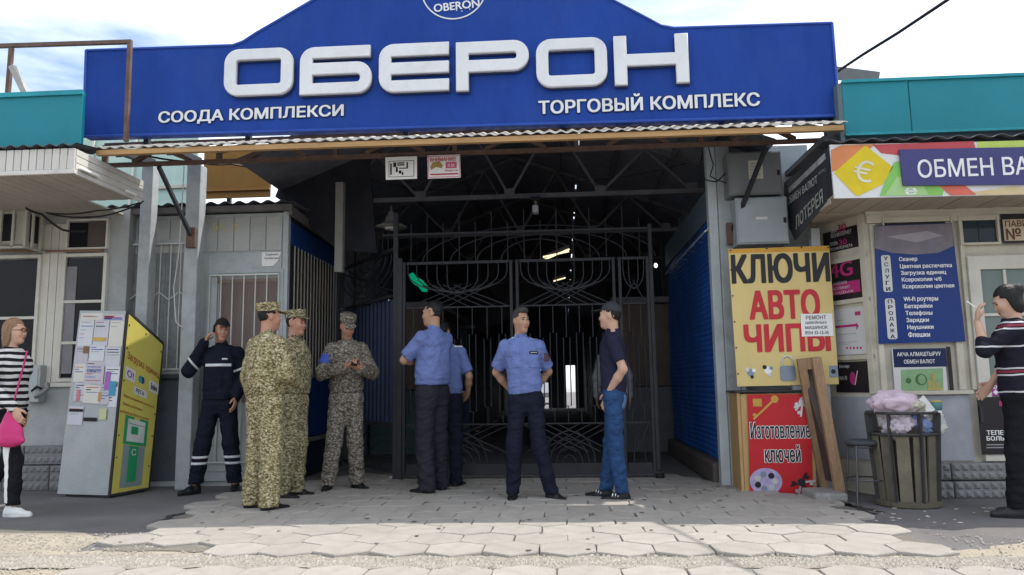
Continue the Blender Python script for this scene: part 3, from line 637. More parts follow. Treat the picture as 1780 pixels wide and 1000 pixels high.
def letter(ch, zx0, zx1, zyt, zyb):
    x0, z0, x1, z1 = bp.bx(380+zx0/2.07, zyt/2.07, 380+zx1/2.07, zyb/2.07)
    w_, h_ = x1-x0, z1-z0; t = .235*h_; tv = .175*w_; R = .3*h_; G = .1*h_
    if ch == 'О': lp_ = [rrect(0, 0, w_, h_, (R, R, R, R)), rrect(tv, t, w_-tv, h_-t, (.02,)*4, 2)]
    elif ch == 'Б':
        lp_ = [[(0, 0)]+rrect(0, 0, w_, h_*.70, (0, .34*h_, .34*h_, 0))[1:-1]+[(tv, h_*.70), (tv, h_*.78), (w_*.97, h_*.80), (w_*.97, h_)]+[(R*.9-R*.9*sin(radians(a)), h_-R*.9+R*.9*cos(radians(a))) for a in range(0, 91, 15)],
               rrect(tv, t, w_-.16*w_, h_*.42, (.01, .05*h_, .05*h_, .01), 2)]
        lp_[0] = [(0, 0)]+[p for p in rrect(0, 0, w_, h_*.66, (0, .3*h_, .3*h_, 0)) if p[0] > w_*.3]+[(tv, h_*.66), (tv, h_*.76), (w_*.98, h_*.76), (w_*.98, h_)]+[(R-R*sin(radians(a)), h_-R+R*cos(radians(a))) for a in range(0, 91, 15)]
        lp_[1] = rrect(tv, t, w_*.84, h_*.41, (.005, .07*h_, .07*h_, .005), 3)
    elif ch == 'Е':
        lp_ = [[(R-R*sin(radians(a)), h_-R+R*cos(radians(a))) for a in range(0, 91, 15)]+[(R-R*cos(radians(a)), R-R*sin(radians(a))) for a in range(0, 91, 15)]
               + [(w_, 0), (w_, .24*h_), (tv, .24*h_), (tv, .37*h_), (w_, .37*h_), (w_, .61*h_), (tv, .61*h_), (tv, .74*h_), (w_, .74*h_), (w_, h_)]]
    elif ch == 'Р':
        lp_ = [[(0, 0), (tv, 0), (tv, .38*h_)]+[p for p in rrect(0, .38*h_, w_, h_, (0, .3*h_, .3*h_, 0)) if p[0] > w_*.3]+[(0, h_)], rrect(tv, .62*h_, w_*.83, .76*h_, (.005, .05*h_, .05*h_, .005), 3)]
    else:
        lp_ = [[(0, 0), (tv, 0), (tv, .38*h_), (w_-tv, .38*h_), (w_-tv, 0), (w_, 0), (w_, h_), (w_-tv, h_), (w_-tv, .62*h_), (tv, .62*h_), (tv, h_), (0, h_)]]
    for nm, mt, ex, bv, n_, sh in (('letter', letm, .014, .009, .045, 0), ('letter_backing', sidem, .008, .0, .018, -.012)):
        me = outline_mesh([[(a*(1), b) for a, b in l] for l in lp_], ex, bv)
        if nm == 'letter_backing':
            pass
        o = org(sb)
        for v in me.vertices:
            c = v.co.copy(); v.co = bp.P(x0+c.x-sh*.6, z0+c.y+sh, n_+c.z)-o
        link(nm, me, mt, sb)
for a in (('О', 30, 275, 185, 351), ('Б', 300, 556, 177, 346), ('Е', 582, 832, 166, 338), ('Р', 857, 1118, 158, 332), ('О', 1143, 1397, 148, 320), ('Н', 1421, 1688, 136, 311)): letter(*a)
# smaller lines: letters follow the slight rise of the line
def lineup(txt, px0, py0, px1, py1, hpx, bold):  # py = baseline
    wds = txt; x0, zb0 = bp.q(px0, py0); x1, zb1 = bp.q(px1, py1); h_ = bp.q((px0+px1)/2, (py0+py1)/2-hpx)[1]-bp.q((px0+px1)/2, (py0+py1)/2)[1]
    zz = (zb0+zb1)/2
    hh_ = h_*1.25 if 'Й' in txt else h_
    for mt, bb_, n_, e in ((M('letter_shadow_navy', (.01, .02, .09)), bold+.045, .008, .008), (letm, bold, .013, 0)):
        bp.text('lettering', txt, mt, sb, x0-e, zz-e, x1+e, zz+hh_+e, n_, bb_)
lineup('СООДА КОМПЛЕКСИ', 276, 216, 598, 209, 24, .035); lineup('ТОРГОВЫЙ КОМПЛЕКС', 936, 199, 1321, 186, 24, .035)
# round emblem (cut by the top of the picture)
ec = bp.q(789, -20); lightb = M('emblem_blue', (.16, .42, .62), rough=.5, bump=0)
rr_ = .31
q = MB()
for k in range(64):
    a, b = 2*pi*k/64, 2*pi*(k+1)/64
    q.hexa([bp.P(ec[0]+(rr_-.012)*cos(a), ec[1]+(rr_-.012)*sin(a), .004), bp.P(ec[0]+rr_*cos(a), ec[1]+rr_*sin(a), .004), bp.P(ec[0]+rr_*cos(b), ec[1]+rr_*sin(b), .004), bp.P(ec[0]+(rr_-.012)*cos(b), ec[1]+(rr_-.012)*sin(b), .004),
            bp.P(ec[0]+(rr_-.012)*cos(a), ec[1]+(rr_-.012)*sin(a), .008), bp.P(ec[0]+rr_*cos(a), ec[1]+rr_*sin(a), .008), bp.P(ec[0]+rr_*cos(b), ec[1]+rr_*sin(b), .008), bp.P(ec[0]+(rr_-.012)*cos(b), ec[1]+(rr_-.012)*sin(b), .008)])
q.build('emblem_ring', letm, sb)
bp.disc(ec[0]-.02, ec[1]+.02, .2, .004, .007, ry=.13).build('emblem_planet', lightb, sb)
bp.text('lettering', 'OBERON', letm, sb, *bp.bx(754, 4, 834, 18), n=.010, bold=.03, rot=.07)
rr2 = random.Random(5)
for k in range(14):
    a = rr2.uniform(pi*1.1, pi*1.9); d_ = rr2.uniform(.16, .27); bp.disc(ec[0]+d_*cos(a), ec[1]+d_*sin(a), .006, .004, .006, 6).build('emblem_star', letm, sb)

# =================================================================== GATE
GY = 8.25; gp = YP(GY)
gt = thing('entrance_gate', 'dark wrought iron double gate with looped bars across the passage', 'gate', (-.4, GY, 0))
gm = M('gate_iron', (.03, .031, .036), rough=.5, var=.25)
zt, zr1, zr2, zk = PY(900, 452, GY).z, PY(900, 532, GY).z, PY(900, 737, GY).z, PY(900, 806, GY).z
def bar(par, pts, r=.0065): MB().tube([gp.P(a, b, .0) for a, b in pts], r, 5).build('bar', gm, par)
def arc(cx, cz, rx, rz_, a0, a1, n=10): return [(cx+rx*cos(radians(a0+(a1-a0)*k/n)), cz+rz_*sin(radians(a0+(a1-a0)*k/n))) for k in range(n+1)]
def leaf(x0, x1, full=True):
    f = MB(); f.box(x0, x0+.03, GY-.02, GY+.02, .06, zt); f.box(x1-.03, x1, GY-.02, GY+.02, .06, zt); f.box(x0+.04, x1-.04, GY-.02, GY+.02, zt-.03, zt)
    for z in (zr1, zr2): f.box(x0+.04, x1-.04, GY-.008, GY+.008, z-.008, z+.008)
    f.box(x0+.04, x1-.04, GY-.015, GY+.015, .06, zk)
    lf = f.build('leaf', gm, gt); a, b = x0+.04, x1-.04; c = (a+b)/2; h_ = (b-a)/2
    for k in ((.2, .4, .6, .8, .97) if full else (.4, .9)):
        bar(lf, [(c-h_*k, zt)]+arc(c, zt-.12-.1*(1-k), h_*k, .14+.08*k, 180, 360)+[(c+h_*k, zt)])
    for k in ((1, .75, .5, .25) if full else (1,)):
        bar(lf, [(c-h_*k, zr1), (c+h_*(1.1-k)*.8, zr1+.25)]); bar(lf, [(c+h_*k, zr1), (c-h_*(1.1-k)*.8, zr1+.25)])
    nb = 7 if full else 2; zu, zl = PY(900, 580, GY).z, PY(900, 715, GY).z
    for i in range(nb):
        x = a+(b-a)*(i+.5)/nb; s = .035; o = .05 if i % 2 else 0
        bar(lf, [(x, zr1), (x, zu-o)]); bar(lf, [(x-s, zl+o), (x-s, zu-o), (x+s, zu-o), (x+s, zl+o), (x-s, zl+o)]); bar(lf, [(x, zl+o), (x, zr2)])
    for k in ((.25, .5, .75, 1) if full else (.9,)):
        bar(lf, arc(c, zk, h_*k*.55, .34*k, 0, 180)); bar(lf, [(c-h_*k, zr2), (c+h_*(1.15-k), zk+.12)]); bar(lf, [(c+h_*k, zr2), (c-h_*(1.15-k), zk+.12)])
    return lf
gx = [PY(p, 640, GY).x for p in (700, 893, 899, 1074, 1080, 1134)]
leaf(gx[0], gx[1]); leaf(gx[2], gx[3]); leaf(gx[4], gx[5], False)
B('gate_post', gm, gt, gx[5]+.003, gx[5]+.045, GY-.03, GY+.03, .1, zt+.36, .006); B('gate_post', gm, gt, gx[0]-.06, gx[0]-.003, GY-.03, GY+.03, .0, zt+.05, .006)
MB().lathe((gx[5]+.03, GY-.05, .05), [(.048, -.02), (.05, 0), (.048, .02)], 16).build('caster', black, gt)
# transom above: nested arcs between the gate and the next truss chord
tzz = PY(900, 403, GY).z
MB().beam((PY(665, 405, GY).x, GY, tzz), (gx[5]+.05, GY, tzz), .024).build('transom_rail', gm, gt)
c = (gx[0]+gx[5])/2; h_ = (gx[5]-gx[0])/2
for k in (.3, .5, .72, .95): bar(gt, arc(c+.15, zt+.0, h_*k, (tzz-zt)*(.5+.75*k), 0, 180, 16))
for i in range(15):
    x = gx[0]+(gx[5]-gx[0])*(i+.5)/15; bar(gt, [(x, zt), (x, tzz+(.25 if i % 2 else .12))], .006)
# left wing runs back to the end of the kiosk: ribbed sheet with ironwork
wa = Vector((gx[0]-.07, GY, 0)); wb = Vector((-2.9, 9.75, 0)); wp = Plane(wa, wb-wa, (0, 0, 1)); wl = (wb-wa).length
# normal faces the street side
navy = M('ribbed_navy_sheet', (.02, .03, .07), rough=.5, var=.25)
q = MB(); nx = 90
for i in range(nx+1):
    u = wl*i/nx; d_ = .012*(1 if (i//3) % 2 else -1); q.v += [tuple(wp.P(u, .62, d_+.04)), tuple(wp.P(u, 2.0, d_+.04))]
for i in range(nx): q.f.append((2*i, 2*i+2, 2*i+3, 2*i+1))
q.build('ribbed_sheet', navy, gt)
for z in (.1, .6, 2.02, 2.55): MB().beam(wp.P(0, z, 0), wp.P(wl, z, 0), .035).build('wing_rail', gm, gt)
for u in (0.02, wl-.02): MB().beam(wp.P(u, 0, 0), wp.P(u, 2.95, 0), .05).build('wing_post', gm, gt)
def wbar(pts): MB().tube([wp.P(a, b, .0) for a, b in pts], .007, 5).build('bar', gm, gt)
for k in (.25, .45, .65, .85, 1.0):
    wbar(arc(wl/2, 2.5, wl/2*k, .42*k, 180, 360)); wbar(arc(wl*.1, .1, wl*.6*k, .48*k, 0, 90)); wbar([(wl*(1-k), 2.05), (wl*k, 2.5)])
for i in range(11): wbar([(wl*(i+.5)/11, 2.55), (wl*(i+.5)/11, 2.95)])

# =================================================================== MARKET HALL BEHIND THE GATE
hl = thing('market_hall', 'dark covered market passage behind the gate open at far end', 'building', (-.6, 12, 0))
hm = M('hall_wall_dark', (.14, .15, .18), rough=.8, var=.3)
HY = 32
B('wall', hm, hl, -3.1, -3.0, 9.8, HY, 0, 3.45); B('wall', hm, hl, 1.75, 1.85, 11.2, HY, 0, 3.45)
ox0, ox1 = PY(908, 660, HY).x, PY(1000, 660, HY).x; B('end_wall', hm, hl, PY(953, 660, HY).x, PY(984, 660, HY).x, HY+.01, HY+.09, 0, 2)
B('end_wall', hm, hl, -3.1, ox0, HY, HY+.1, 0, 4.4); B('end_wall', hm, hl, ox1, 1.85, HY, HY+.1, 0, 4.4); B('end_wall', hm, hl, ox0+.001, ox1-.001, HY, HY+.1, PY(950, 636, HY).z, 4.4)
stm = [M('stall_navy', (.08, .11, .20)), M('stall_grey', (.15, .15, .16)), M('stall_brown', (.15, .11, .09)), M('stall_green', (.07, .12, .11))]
rr = random.Random(8)
for s_, lab in ((-1, 'left'), (1, 'right')):
    for i in range(4):
        y = 11.5+i*4.6; x = -2.45 if s_ < 0 else 1.25
        st = thing('market_stall', ['first', 'second', 'third', 'fourth'][i]+' shuttered stall along the '+lab+' side of dark passage', 'stall', (x, y, 0), 'stalls inside the dark passage')
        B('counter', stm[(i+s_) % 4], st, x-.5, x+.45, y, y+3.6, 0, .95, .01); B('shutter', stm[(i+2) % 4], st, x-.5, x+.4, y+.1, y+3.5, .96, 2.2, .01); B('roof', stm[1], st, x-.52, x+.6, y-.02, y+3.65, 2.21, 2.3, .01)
def vbox(name, label, px0, py0, px1, py1, Y): pass
van = thing('parked_van', 'white van parked in sunlight beyond the far end of passage', 'van', (PY(950, 690, 38).x, 38, 0))
vx, vy = van.location.x, 38
vw = M('van_white', (.75, .76, .78), rough=.3, var=.04)
MB().prism([(vx-1.0, vy, .35), (vx-.98, vy, 1.0), (vx-.86, vy, 1.75), (vx-.7, vy, 1.95), (vx+.7, vy, 1.95), (vx+.86, vy, 1.75), (vx+.98, vy, 1.0), (vx+1.0, vy, .35)], (0, 3.6, 0)).build('body', vw, van)
MB().prism([(vx-.86, vy-.006, 1.08), (vx-.76, vy-.006, 1.68), (vx+.76, vy-.006, 1.68), (vx+.86, vy-.006, 1.08)], (0, .004, 0)).build('windscreen', dark_glass, van)
B('bumper', M('bumper_grey', (.2, .2, .21)), van, vx-.98, vx+.98, vy-.1, vy-.001, .35, .58, .03)
for s_ in (-1, 1):
    B('headlight', M('lamp_clear', (.7, .7, .72), rough=.15), van, vx+s_*.75-.17, vx+s_*.75+.17, vy-.03, vy-.001, .72, .9, .02)
    MB().tube([(vx+s_*.72-.1, vy+.6, .32), (vx+s_*.72+.1, vy+.6, .32)], .32, 20).build('wheel', black, van)
# lamps that burn in the hall: paired tubes; the green cloth is no lamp, its glow is added
def tubes(name, label, Y, pts, mat):
    t_ = thing(name, label, 'lamp', PY(*pts[0], Y))
    for a, b in zip(pts[::2], pts[1::2]): MB().tube([PY(*a, Y), PY(*b, Y)], .012, 6).build('tube', mat, t_)
    a, b = PY(*pts[0], Y), PY(*pts[1], Y); MB().beam(a+Vector((0, .04, .05)), b+Vector((0, .04, .05)), .05).build('fitting', tdk, t_)
    MB().tube([(a+b)/2+Vector((0, .04, .07)), Vector(((a.x+b.x)/2, Y+.04, rz((a.x+b.x)/2)))], .006).build('hanger', tdk, t_)
warm = emis('tube_warm', (1, .82, .5), .8)
tubes('twin_tube_lamp', 'lit warm twin tube lamp hanging high behind gate centre', 11.2, [(943, 453), (990, 433), (944, 447), (989, 437)], warm)
tubes('single_tube_lamp', 'short lit tube lamp just below the twin tube lamp', 14.0, [(962, 489), (983, 483)], warm)
gs = thing('green_cloth', 'green glowing market sign hanging inside behind left gate leaf', 'sign', PY(730, 500, 12))
grn = emis('green_glow', (.0, .36, .17), .35); hp_ = YP(12)
hp_.pp([(711, 478), (718, 474), (724, 482), (733, 486), (745, 499), (742, 508), (734, 507), (727, 498), (722, 496), (714, 488)], 0, .03).build('glowing_cloth', grn, gs)
a = PY(725, 475, 12); MB().tube([a, (a.x, 12.0, rz(a.x))], .006).build('hanger', tdk, gs)
for i, (px, py) in enumerate(((689, 470), (676, 526), (690, 526), (1140, 462))):
    b_ = thing('bare_bulb', ['small lit bulb above the gate wing', 'left one of two low bulbs behind gate wing', 'right one of two low bulbs behind gate wing', 'small lit bulb beside the right gate post'][i], 'bulb', PY(px, py, 11))
    MB().lathe(PY(px, py, 11), [(.004, -.03), (.022, -.015), (.026, .0), (.02, .02), (.01, .035)], 10).build('bulb', emis('bulb_white', (1, .97, .9), 2.2), b_, smooth=True)
    p_ = PY(px, py, 11); MB().tube([p_+Vector((0, 0, .03)), (p_.x, 11, rz(p_.x))], .004).build('cord', black, b_)
# blue roller shutter on the right side of the entrance passage
rs = thing('roller_shutter', 'blue ribbed roller shutter closing the right side of passage', 'shutter', (1.5, 9.3, .1))
shb = M('shutter_blue', (.014, .085, .34), rough=.45, var=.25, vs=2.5)
SX = PY(1248, 600, 7.75).x; q = MB(); nz_ = 176; ys = np.linspace(7.76, 11.1, 14); z0_, z1_ = .225, 2.68
for j in range(nz_+1):
    z = z0_+(z1_-z0_)*j/nz_; ph = j % 4; d_ = [0, .010, .013, .010][ph]
    for y in ys: q.v.append((SX-d_+.012*sin(y*3+z*2.2)+.006*sin(y*9-z*7), y, z))
for j in range(nz_):
    for i in range(len(ys)-1): a = j*len(ys)+i; q.f.append((a, a+1, a+len(ys)+1, a+len(ys)))
q.build('slat_curtain', shb, rs, smooth=False)
B('head_box', M('head_box_teal_grey', (.10, .15, .18), var=.2), rs, SX-.03, SX+.2, 7.74, 11.1, 2.69, 3.0, .01)
B('threshold', M('stone_step', (.10, .085, .08), var=.3, vs=10, bump=.6), rs, SX-.10, SX+.15, 7.80, 11.1, 0, .22, .03)
af = thing('awning_bracket', 'pale wire awning bracket reaching back along top of blue shutter', 'bracket', (1.55, 7.65, 2.6))
al = M('pale_rod', (.5, .53, .52), rough=.4, metal=.3)
A1 = PY(1259, 374, 7.62); A2 = PY(1260, 405, 7.62); A3 = PY(1226, 402, 7.62)
for a in (A1, A2, A3): MB().tube([a, a+Vector((0, 3.0, 0))], .010, 6).build('rail', al, af)
for k in range(6):
    d_ = Vector((0, k*.58, 0)); MB().tube([A1+d_, A2+d_, A3+d_, A1+d_], .008, 6).build('rung', al, af)
MB().tube([A2, A2+Vector((.2, 0, -.02))], .008, 6).build('stay', al, af); MB().tube([A2, PY(1233, 440, 7.7)], .010, 6).build('stay', al, af)
# =================================================================== RIGHT PAVILION
RW = 7.0; rp_ = YP(RW); RXW = PY(1517, 560, RW).x
rv = thing('cream_pavilion', 'cream painted exchange pavilion with glazed door at far right', 'building', (RXW+1.5, RW, 0))
def Rx(px, py=560, Y=RW): return PY(px, py, Y).x
def Rz(py, px=1600, Y=RW): return PY(px, py, Y).z
RT = 2.52
lowm = M('lilac_grey_panel', (.33, .34, .38), rough=.6, var=.12, dirt=.35, dirtc=(.22, .22, .22))
B('wall', cream, rv, RXW, 7.5, RW, RW+.15, 0, RT)
zl0, zl1 = Rz(802, 1560), Rz(684, 1560)
B('lower_panel', lowm, rv, RXW+.03, Rx(1688, 740), RW-.02, RW-.001, zl0, zl1-.02, .004)
B('sill', cream, rv, RXW, Rx(1688, 690), RW-.06, RW-.001, zl1-.015, zl1+.02, .006)
for (a, b) in ((1517, 1527), (1650, 1662), (1672, 1680)): B('mullion', cream, rv, Rx(a, 500), Rx(b, 500), RW-.035, RW-.001, zl1+.022, Rz(388), .006)
B('head_board', cream, rv, RXW, 5.6, RW-.04, RW-.001, Rz(387), RT, .008)
B('head_trim', cream, rv, RXW-.02, 5.6, RW-.07, RW-.041, Rz(372), Rz(366), .006)
# moulded base blocks
zb = zl0
me1 = base_block(.5, zb*.46, .13); me2 = base_block(.5, zb*.46, .10)
for r_, me in enumerate((me1, me2)):
    for i in range(6): link('base_block', me, None, rv, (RXW+.02+i*.51+(.0 if r_ else 0), RW-.001, r_*zb*.5))
# chamfered corner wall on the left with the advertising panels
C0 = Vector((PY(1432, 560, 7.55).x, 7.55, 0)); C1 = Vector((RXW, RW, 0)); cp = Plane(C0, C1-C0, (0, 0, 1)); CL = (C1-C0).length
cp.panel(0, CL, 0, RT, -.1, -.001).build('chamfer_wall', cream, rv)
B('partition', grey_blue, rv, prx+.21, C0.x+.02, 7.76, 7.8, 0, 3.42)
B('eave_beam', steel_dark, rv, 2.2, C0.x, 7.7, 7.75, 2.3, 2.6) if False else None
def cuv(px, py):  # pixel onto chamfer wall
    v = Vector(ray(px, py)); o = Vector(CAM); t = (cp.o-o).dot(cp.n)/v.dot(cp.n); p = o+v*t; return ((p-cp.o).dot(cp.u), p.z)
def cpan(a, b, c, d, n0, n1): u0, v0 = cuv(a, d); u1, v1 = cuv(c, b); return cp.panel(u0, u1, v0, v1, n0, n1)
cp.panel(.02, CL-.02, zl0, zl1-.03, 0, .012).build('chamfer_panel', lowm, rv)
for py in (450, 524, 622):
    v = cuv(1480, py)[1]; cp.panel(0, CL, v-.02, v+.02, 0, .03).build('chamfer_rail', cream, rv)
cp.panel(CL-.06, CL, zl1, RT, 0, .035).build('corner_board', cream, rv)
mag = M('magenta_print', (.42, .03, .16), bump=0, var=.05); adb = M('ad_black', (.02, .016, .02), rough=.3, var=.1, bump=0); adw = M('ad_white', (.55, .55, .55), rough=.4, bump=0, var=.05); grl = M('grey_print', (.3, .3, .32), bump=0)
def ctext(t, mat, par, a, b, c, d, n=.012, bold=.015): u0, v0 = cuv(a, (b+d)/2); u1, v1 = cuv(c, (b+d)/2); lo = cuv((a+c)/2, d)[1]; hi = cuv((a+c)/2, b)[1]; return cp.text('lettering', t, mat, par, u0, lo, u1, hi, n, bold)
def cthing(label, a, b, c, d, mat):
    t_ = thing('advert_panel', label, 'advert', cp.P(*cuv((a+c)/2, d))); cpan(a, b, c, d, .002, .01).build('panel', mat, t_); return t_
t_ = cthing('black advert panel with two magenta numbers at top of corner window', 1434, 391, 1490, 442, adb)
ctext('30', mag, t_, 1457, 390, 1472, 402); ctext('МИН', adw, t_, 1446, 400, 1456, 405); ctext('БЕЗ ИНТЕРНЕТ', adw, t_, 1446, 403, 1482, 410); ctext('30', mag, t_, 1460, 416, 1474, 426); ctext('ТЕПЕРЬ', adw, t_, 1444, 421, 1458, 427); ctext('БЕЗ ИНТЕРНЕТА', adw, t_, 1444, 428, 1484, 433)
t_ = cthing('black and magenta advert panel with large 4G in corner window', 1440, 450, 1498, 528, adb)
ctext('4G', mag, t_, 1444, 455, 1484, 482, .013, .03); cpan(1445, 486, 1496, 515, .0105, .012).build('magenta_block', mag, t_)
for i, s in enumerate(('АКСИЗ', 'БЕЗЛИМИТ', 'ГОДЫХ')): ctext(s, adw, t_, 1450, 490+i*8, 1474+i*6, 495+i*8, .014)
cpan(1484, 518, 1492, 526, .0105, .012).build('magenta_mark', mag, t_)
t_ = cthing('pale grey advert panel with magenta arrow in corner window', 1452, 532, 1504, 618, adw)
cpan(1454, 563, 1490, 571, .0105, .012).build('arrow_bar', mag, t_); u0, v0 = cuv(1490, 567); cp.poly([(u0, v0-.035), (u0+.03, v0), (u0, v0+.035)], .0105, .012).build('arrow_head', mag, t_); cpan(1488, 541, 1497, 549, .0105, .012).build('magenta_mark', mag, t_)
for i, (a, b) in enumerate(((580, 1490), (584, 1480), (594, 1492), (598, 1480), (556, 1466))): cpan(1457, a, b, a+2, .0105, .012).build('print_line', grl, t_)
for i in range(5): u, v = cuv(1474+i*6, 605); cp.disc(u, v, .012, .0105, .012, 10).build('icon_dot', mag, t_)
t_ = cthing('black advert panel with magenta swirl lowest in corner window', 1456, 628, 1509, 682, adb)
u, v = cuv(1484, 658)
cp.disc(u, v, .035, .0105, .012, 16, ry=.06).build('swirl', mag, t_); cp.poly([(u+.02, v-.06), (u+.03, v-.06), (u+.07, v+.07), (u+.06, v+.07)], .0125, .014).build('stripe', adw, t_); ctext('Вечер', adw, t_, 1461, 634, 1478, 641); ctext('WI-FI', adw, t_, 1460, 654, 1474, 661)
# blue service poster
pbl = M('poster_blue', (.012, .035, .17), rough=.4, var=.12, vs=2, bump=.2, bs=6)
bpz = thing('service_poster', 'blue poster listing printing and phone services on cream pavilion', 'poster', PY(1600, 595, RW))
pq = YP(RW-.045)
pq.pp([(1527, 598), (1519, 393), (1654, 388), (1678, 594)], 0, .006).build('sheet', pbl, bpz)
grp = M('poster_photo_grey', (.17, .15, .18), rough=.4, var=.25, vs=6, bump=0); grp2 = M('poster_photo_light', (.30, .28, .31), bump=0)
pq.pp([(1520, 432), (1519, 394), (1654, 389), (1657, 428), (1630, 440), (1590, 443), (1550, 440)], .007, .009).build('photo', grp, bpz); pq.pp([(1540, 412), (1610, 402), (1638, 410), (1592, 422)], .0095, .011).build('photo_paper', grp2, bpz)
for i, (s, x1) in enumerate((('Сканер', 1594), ('Цветная распечатка', 1654), ('Загрузка единиц', 1644), ('Ксерокопия ч/б', 1636), ('Ксерокопия цветная', 1658))): pq.txt('lettering', s, white_m, bpz, 1562+i*1.6, 447+i*11.7, x1+i*0, 456+i*11.7, .008, .03)
for i, (s, x1) in enumerate((('Wi-Fi роутеры', 1630), ('Батарейки', 1620), ('Телефоны', 1620), ('Зарядки', 1614), ('Наушники', 1622), ('Флешки', 1616))): pq.txt('lettering', s, white_m, bpz, 1570+i*1.6, 516+i*12.2, x1, 525.5+i*12.2, .008, .03)
for (s, a, b, c, d) in (('УСЛУГИ', 1533, 444, 1549, 508), ('ПРОДАЖА', 1540, 519, 1557, 590)):
    x0, z0, x1, z1 = pq.bx(a, b, c, d); pq.poly(rrect(x0, z0, x1, z1, (.02,)*4, 3), .007, .009).build('pale_tab', adw, bpz)
    for i, ch in enumerate(s): h_ = (z1-z0)/len(s); pq.text('lettering', ch, black_m, bpz, x0+.022, z1-(i+.85)*h_, x1-.022, z1-(i+.2)*h_, .0105, .03)
# poster of the exchange desk
mp_ = thing('exchange_poster', 'poster with green banknote under navy heading in exchange window', 'poster', PY(1600, 684, RW))
pq.pan(1554, 606, 1646, 684, -.02, -.012).build('sheet', adw, mp_); nav = M('navy_print', (.012, .02, .07), bump=0, rough=.4)
pq.pan(1554, 606, 1646, 638, -.0115, -.009).build('heading', nav, mp_)
pq.txt('lettering', 'АКЧА АЛМАШТЫРУУ', white_m, mp_, 1560, 612, 1636, 619, -.008, .02); pq.txt('lettering', 'ОБМЕН ВАЛЮТ', white_m, mp_, 1572, 625, 1626, 632, -.008, .02)
gnote = M('note_green', (.22, .36, .19), bump=0, var=.15, vs=12); gdk = M('note_dark_green', (.07, .15, .07), bump=0)
pq.pp([(1567, 643), (1640, 640), (1641, 678), (1568, 681)], -.0115, -.010).build('banknote', gnote, mp_)
u, v = pq.q(1602, 660); pq.disc(u, v, .05, -.0095, -.0085, 20).build('portrait_oval', gdk, mp_); pq.disc(u+.005, v, .032, -.008, -.007, 20, ry=.04).build('portrait_disc', gnote, mp_)
u, v = pq.q(1580, 662); pq.disc(u, v, .025, -.0095, -.0085, 14).build('note_seal', gdk, mp_)
gold = M('coin_gold', (.45, .36, .12), bump=0)
for i, (px, n_) in enumerate(((1617, 5), (1624, 8), (1631, 4), (1638, 2))):
    for k in range(n_): pq.pan(px-3.2, 679-k*4.2, px+3.2, 682-k*4.2, -.007, -.005).build('coin', gold, mp_)
B('window_frame', adb, rv, Rx(1646, 640)+.0, Rx(1652, 640), RW-.03, RW-.02, Rz(684), Rz(604))
# door with glass, transom and its notices
dr = MB(); dx0, dx1 = Rx(1694, 650), Rx(1694, 650)+.95
dz0, dz1 = Rz(800, 1740), Rz(446, 1740)
dr.box(dx0, dx0+.10, RW-.06, RW-.002, dz0, dz1).box(dx1-.1, dx1, RW-.06, RW-.002, dz0, dz1).box(dx0+.1, dx1-.1, RW-.06, RW-.002, dz1-.12, dz1).box(dx0+.1, dx1-.1, RW-.06, RW-.002, dz0, dz0+.06).box(dx0+.1, dx1-.1, RW-.055, RW-.004, Rz(690, 1740)-.03, Rz(690, 1740)+.0)
dro = dr.build('door', M('door_white', (.55, .53, .47), var=.08, dirt=.25, dirtc=(.35, .32, .27)), rv)
glz = glassy('door_glass', (.16, .20, .19), .08)
B('pane', glz, dro, dx0+.1, dx1-.1, RW-.03, RW-.02, Rz(690, 1740), dz1-.12); B('glazing_bar', MATS['door_white'], dro, dx0+.1, dx1-.1, RW-.045, RW-.031, Rz(548, 1740)-.01, Rz(548, 1740)+.015)
B('glazing_bar', MATS['door_white'], dro, dx0+.30, dx0+.325, RW-.045, RW-.031, Rz(690, 1740)+.01, dz1-.125)
B('handle', steel_dark, dro, dx0-.03, dx0+.0, RW-.09, RW-.06, Rz(735, 1690), Rz(705, 1690), .008)
dp = YP(RW-.066)
pp_ = thing('phone_poster', 'black poster with white words low on the pavilion door', 'poster', PY(1745, 790, RW)); dp.pan(1702, 690, 1790, 790, 0, .006).build('sheet', adb, pp_)
dp.txt('lettering', 'ТЕПЕРЬ', white_m, pp_, 1714, 748, 1758, 756, .008, .04); dp.txt('lettering', 'БОЛЬШЕ', white_m, pp_, 1714, 758, 1762, 766, .008, .04); dp.pan(1736, 697, 1744, 706, .007, .008).build('magenta_mark', mag, pp_)
for i in range(2): dp.pan(1714, 772+i*5, 1755, 774+i*5, .007, .008).build('print_line', grl, pp_)
ps = thing('exchange_sticker', 'small magenta exchange sticker with white arrow on door glass', 'sticker', PY(1740, 690, RW)); dp.pan(1718, 664, 1775, 688, -.03, -.026).build('sheet', M('violet_pink', (.36, .06, .30), bump=0), ps)
dp.txt('lettering', 'ОБМЕН', white_m, ps, 1720, 666, 1762, 676, -.024, .03); u, v = dp.q(1738, 682); dp.poly([(u-.045, v), (u-.015, v+.025), (u-.015, v+.009), (u+.05, v+.009), (u+.05, v-.009), (u-.015, v-.009), (u-.015, v-.025)], -.0255, -.024).build('arrow', white_m, ps)
window(rv, Rx(1663, 400), Rx(1733, 400), Rz(427, 1700), Rz(376, 1700), [], y=RW-.005, fr=.02, glass=glassy('blue_grey_glass', (.03, .045, .055)), mat=cream, cols=2)
ns = thing('pavilion_number_sign', 'cream pavilion number plate in dark frame above the door', 'sign', PY(1770, 425, RW)); B('frame', adb, ns, Rx(1736, 400), Rx(1736, 400)+.5, RW-.05, RW-.045, Rz(425, 1760), Rz(374, 1760))
nq = YP(RW-.052); nq.pan(1744, 381, 1830, 418, 0, .006).build('plate', M('plate_cream', (.5, .42, .3), bump=0), ns); brp = M('brown_print', (.13, .05, .035), bump=0)
